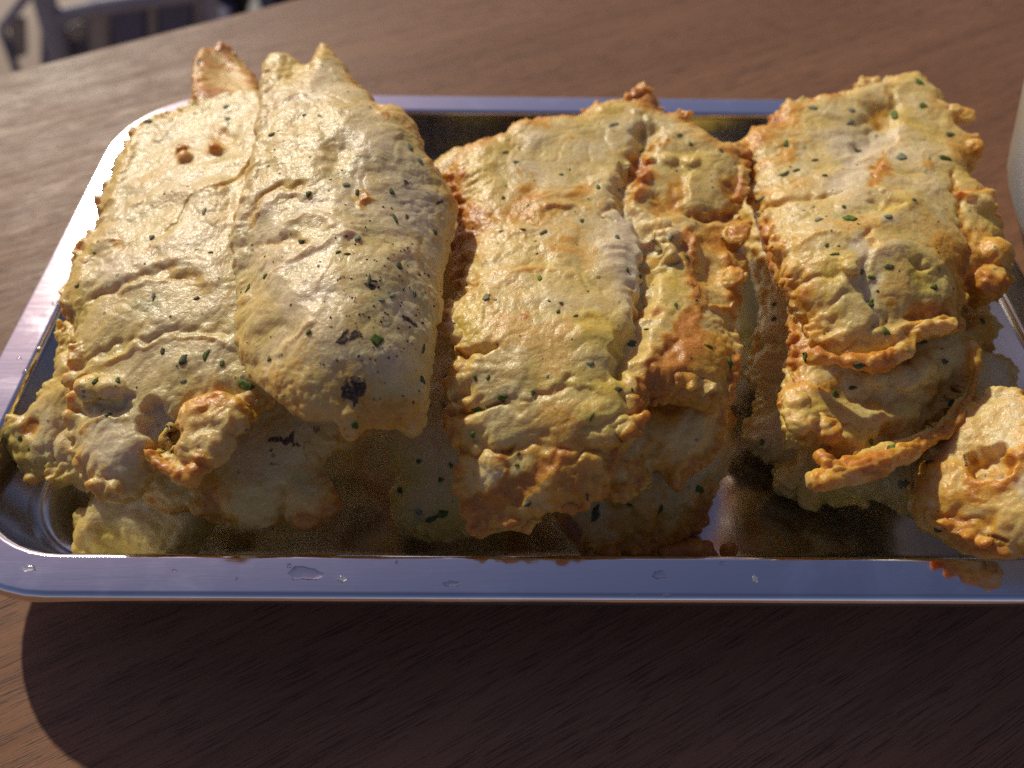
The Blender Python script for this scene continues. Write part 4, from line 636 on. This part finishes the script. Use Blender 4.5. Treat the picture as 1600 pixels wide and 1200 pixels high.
for _ in range(520):
    p = Vector((r3.uniform(-.17, .17), r3.uniform(0, .25), .2))
    dv = Vector((r3.uniform(-.5, .5), r3.uniform(-.3, .7), -1)).normalized()
    ok, loc, nrm, fi, o, mt = sc.ray_cast(DG, p, dv)
    if not ok or o.name not in byname or byname[o.name].startswith('floor'): continue
    L = r3.uniform(.0004, .0013); V, F = flake_geo(o, loc, nrm, L, L*r3.uniform(.4, .9), r3.uniform(0, 6.3), r3, Vector((1, 0, 0)), .00012)
    a = specks.setdefault((o.name, r3.choice((0, 0, 1, 2))), ([], [])); b = len(a[0]); a[0].extend(V); a[1].extend([tuple(x+b for x in q) for q in F])
for _ in range(130):                      # scorched crumbs on the right flank of the top left fillet
    d = Vector(ray(r3.gauss(610, 50), r3.gauss(470, 80))).normalized(); ok, loc, nrm, fi, o, mt = sc.ray_cast(DG, Vector(CAM), d)
    if not ok or o.name not in byname or not byname[o.name] in ('top_left', 'front_left', 'bottom_middle'): continue
    L = r3.uniform(.0003, .0010); V, F = flake_geo(o, loc, nrm, L, L*r3.uniform(.4, .9), r3.uniform(0, 6.3), r3, Vector((1, 0, 0)), .00012)
    a = specks.setdefault((o.name, 3), ([], [])); b = len(a[0]); a[0].extend(V); a[1].extend([tuple(x+b for x in q) for q in F])
for (nm, kd), (V, F) in specks.items():
    tag(link('herb_specks' if kd < 3 else 'burnt_specks', mesh('herb_specks' if kd < 3 else 'burnt_specks', V, F), (HERB, HERB_DARK, HERB_VEIL, CRUST)[kd], bpy.data.objects[nm]), kind='stuff')

# ------------------------------------------------------------------ round pale vessel at the right edge
def simple(name, colr, rough, spec=.5, bump=0):
    m = NT(name); c = m.coord(); n = m.noise(c, 30, 4)
    m.put('Base Color', m.mix(m.ramp(n, .3, .7), tuple(x*.85 for x in colr), colr)); m.put('Roughness', m.ramp(n, .3, .7, rough*.85, rough*1.15)); m.put('Specular IOR Level', spec)
    if bump: m.put('Normal', m.bump(m.noise(c, 300, 3), bump, .001))
    return m.m
cz = .088; cj = at(2178, 205, cz)
prof = [(.0, .002), (.035, .001), (.042, .004), (.066, .022), (.086, .050), (.098, .088), (.094, .120), (.080, .146), (.062, .160), (.058, .172), (.062, .178), (.057, .178), (.053, .170), (.058, .158), (.076, .142), (.088, .116), (.092, .088), (.080, .050), (.060, .026), (0, .016)]
v, f = [], []; n = 48
for r, z in prof: v += [(r*math.cos(2*math.pi*k/n), r*math.sin(2*math.pi*k/n), z) for k in range(n)]
for i in range(len(prof)-1):
    for k in range(n): f.append((i*n+k, i*n+(k+1) % n, (i+1)*n+(k+1) % n, (i+1)*n+k))
tag(link('round_jar', mesh('round_jar', v, f), simple('pale_glaze', (.42, .39, .31), .25), None, (cj[0], cj[1], 0)), 'rounded pale greyish vessel standing on the table beside the tray, cut off at right', 'jar')

# ------------------------------------------------------------------ chairs beyond the table
def wall_at(px, py, y):
    d = ray(px, py); t = (y-CAM[1])/d[1]; return CAM+d*t
GREYP = simple('grey_painted_metal', (.30, .29, .36), .5); NAVY = simple('navy_cloth', (.15, .14, .21), .9, .2, .4); PALE = simple('beige_strap', (.36, .32, .30), .8); DARKP = simple('black_plastic', (.012, .011, .013), .5); BLUEG = simple('blue_grey_metal', (.10, .12, .20), .45)
def quad_panel(name, pxs, y, th, mat, parent):
    a = [wall_at(x, yy, y) for x, yy in pxs]; b = [p+np.array([0, th, 0]) for p in a]; k = len(a)
    F = [tuple(range(k))[::-1], tuple(range(k, 2*k))]+[(i, (i+1) % k, k+(i+1) % k, k+i) for i in range(k)]
    me = mesh(name, [p-np.array(parent.location) for p in a+b], F, False)
    bm = bmesh.new(); bm.from_mesh(me); bmesh.ops.recalc_face_normals(bm, faces=bm.faces); bmesh.ops.bevel(bm, geom=list(bm.edges), offset=.004, segments=2, affect='EDGES'); bm.to_mesh(me); bm.free()
    return link(name, me, mat, parent)
def rod(name, p, q, r, mat, parent):
    bm = bmesh.new(); o_ = np.array(parent.location); tube(bm, [np.array(p)-o_, (np.array(p)+np.array(q))/2-o_, np.array(q)-o_], r, 12)
    me = bpy.data.meshes.new(name); bm.to_mesh(me); bm.free(); return link(name, me, mat, parent)
yb = 1.02; base = wall_at(150, 60, yb)
ch = tag(link('patio_chair', None, loc=(base[0], yb, -.75)), 'blurred grey chair with navy back panels and beige straps behind the far left table edge', 'chair')
for x, x2, r in ((53, 58, .016), (322, 300, .010)):
    top = wall_at(x, -60, yb); bot = wall_at(x2, 150, yb); rod('back_post', top, (bot[0], yb, -.75), r, GREYP, ch)
rod('top_rail', wall_at(70, 30, yb), wall_at(165, 8, yb), .010, GREYP, ch); rod('top_rail', wall_at(160, 10, yb), wall_at(310, -12, yb), .011, GREYP, ch)
rod('curved_stay', wall_at(2, 45, yb), wall_at(30, 120, yb), .006, BLUEG, ch); rod('curved_stay', wall_at(2, 45, yb), wall_at(45, -10, yb), .006, GREYP, ch)
for pts, mt_ in (([(172, 16), (228, 8), (228, 130), (172, 130)], NAVY), ([(246, 4), (300, -2), (304, 120), (246, 120)], NAVY), ([(68, 52), (98, 48), (98, 140), (68, 140)], NAVY)):
    quad_panel('back_panel', pts, yb+.012, .02, mt_, ch)
for pts in ([(230, 4), (243, 2), (244, 120), (231, 120)], [(302, -6), (312, -8), (320, 120), (308, 120)], [(138, 22), (168, 18), (170, 140), (138, 140)], [(102, 44), (128, 36), (130, 62), (104, 66)], [(12, 30), (38, 26), (40, 90), (16, 94)]):
    quad_panel('strap', pts, yb+.006, .012, PALE, ch)
quad_panel('back_cloth', [(62, 40), (165, 10), (330, -4), (345, 130), (62, 140)], yb+.04, .012, simple('grey_violet_cloth', (.27, .26, .33), .9, .2, .4), ch)
quad_panel('seat', [(66, 110), (330, 90), (330, 160), (66, 170)], yb+.05, .38, NAVY, ch)
y2 = 1.25; b2 = wall_at(400, 0, y2)
bc = tag(link('black_chair', None, loc=(b2[0], y2, -.75)), 'black chair with a blue grey upright, just visible beyond the table', 'chair')
quad_panel('back_panel', [(336, -40), (380, -40), (388, 90), (330, 90)], y2, .03, DARKP, bc); quad_panel('back_panel', [(422, -40), (520, -40), (520, 90), (416, 90)], y2, .03, DARKP, bc)
quad_panel('seat', [(330, 88), (520, 88), (520, 130), (330, 130)], y2+.04, .36, DARKP, bc)
p_ = wall_at(402, -60, y2); rod('upright', p_, (p_[0], y2, -.75), .014, BLUEG, bc)

# ------------------------------------------------------------------ oil and water drops dried on the tray rim
dm = NT('water_drop'); dm.put('Base Color', (.9, .9, .92, 1)); dm.put('Roughness', .12); dm.put('Transmission Weight', .9); dm.put('IOR', 1.34)
r4 = random.Random(9)
DROPS = [(452, 884, 8, 8), (478, 896, 56, 22), (536, 904, 18, 12), (272, 892, 9, 4), (44, 888, 22, 10), (1030, 898, 26, 12), (1042, 931, 16, 6), (1180, 905, 10, 12), (620, 878, 6, 5), (86, 474, 12, 7), (60, 545, 9, 7), (40, 580, 10, 7), (705, 912, 30, 8), (1130, 880, 12, 5), (30, 560, 7, 5), (370, 905, 5, 4), (990, 930, 7, 5)]
for px, py, a_, b_ in DROPS:
    p = at(px, py, RIM_Z); k = np.linalg.norm(p-CAM)/FPX; bm = bmesh.new(); n = 14; rg_ = []
    for q, (f_, hh) in enumerate(((1, 0), (.94, .00012), (.6, .00024))):
        if q == 0: sh = [r4.uniform(.6, 1.15) for _ in range(n)]
        rg_.append([bm.verts.new((p[0]+a_*.5*k*f_*sh[i]*math.cos(2*math.pi*i/n), p[1]+b_*.62*k*f_*sh[i]*math.sin(2*math.pi*i/n), RIM_Z-.00002+hh)) for i in range(n)])
    tp_ = bm.verts.new((p[0], p[1], RIM_Z+.00026))
    for A_, B_ in zip(rg_, rg_[1:]):
        for i in range(n): bm.faces.new((A_[i], A_[(i+1) % n], B_[(i+1) % n], B_[i]))
    for i in range(n): bm.faces.new((rg_[-1][i], rg_[-1][(i+1) % n], tp_))
    me = bpy.data.meshes.new('water_drop'); bm.to_mesh(me); bm.free(); me.polygons.foreach_set('use_smooth', [True]*len(me.polygons))
    link('water_drop', me, dm.m, tray)
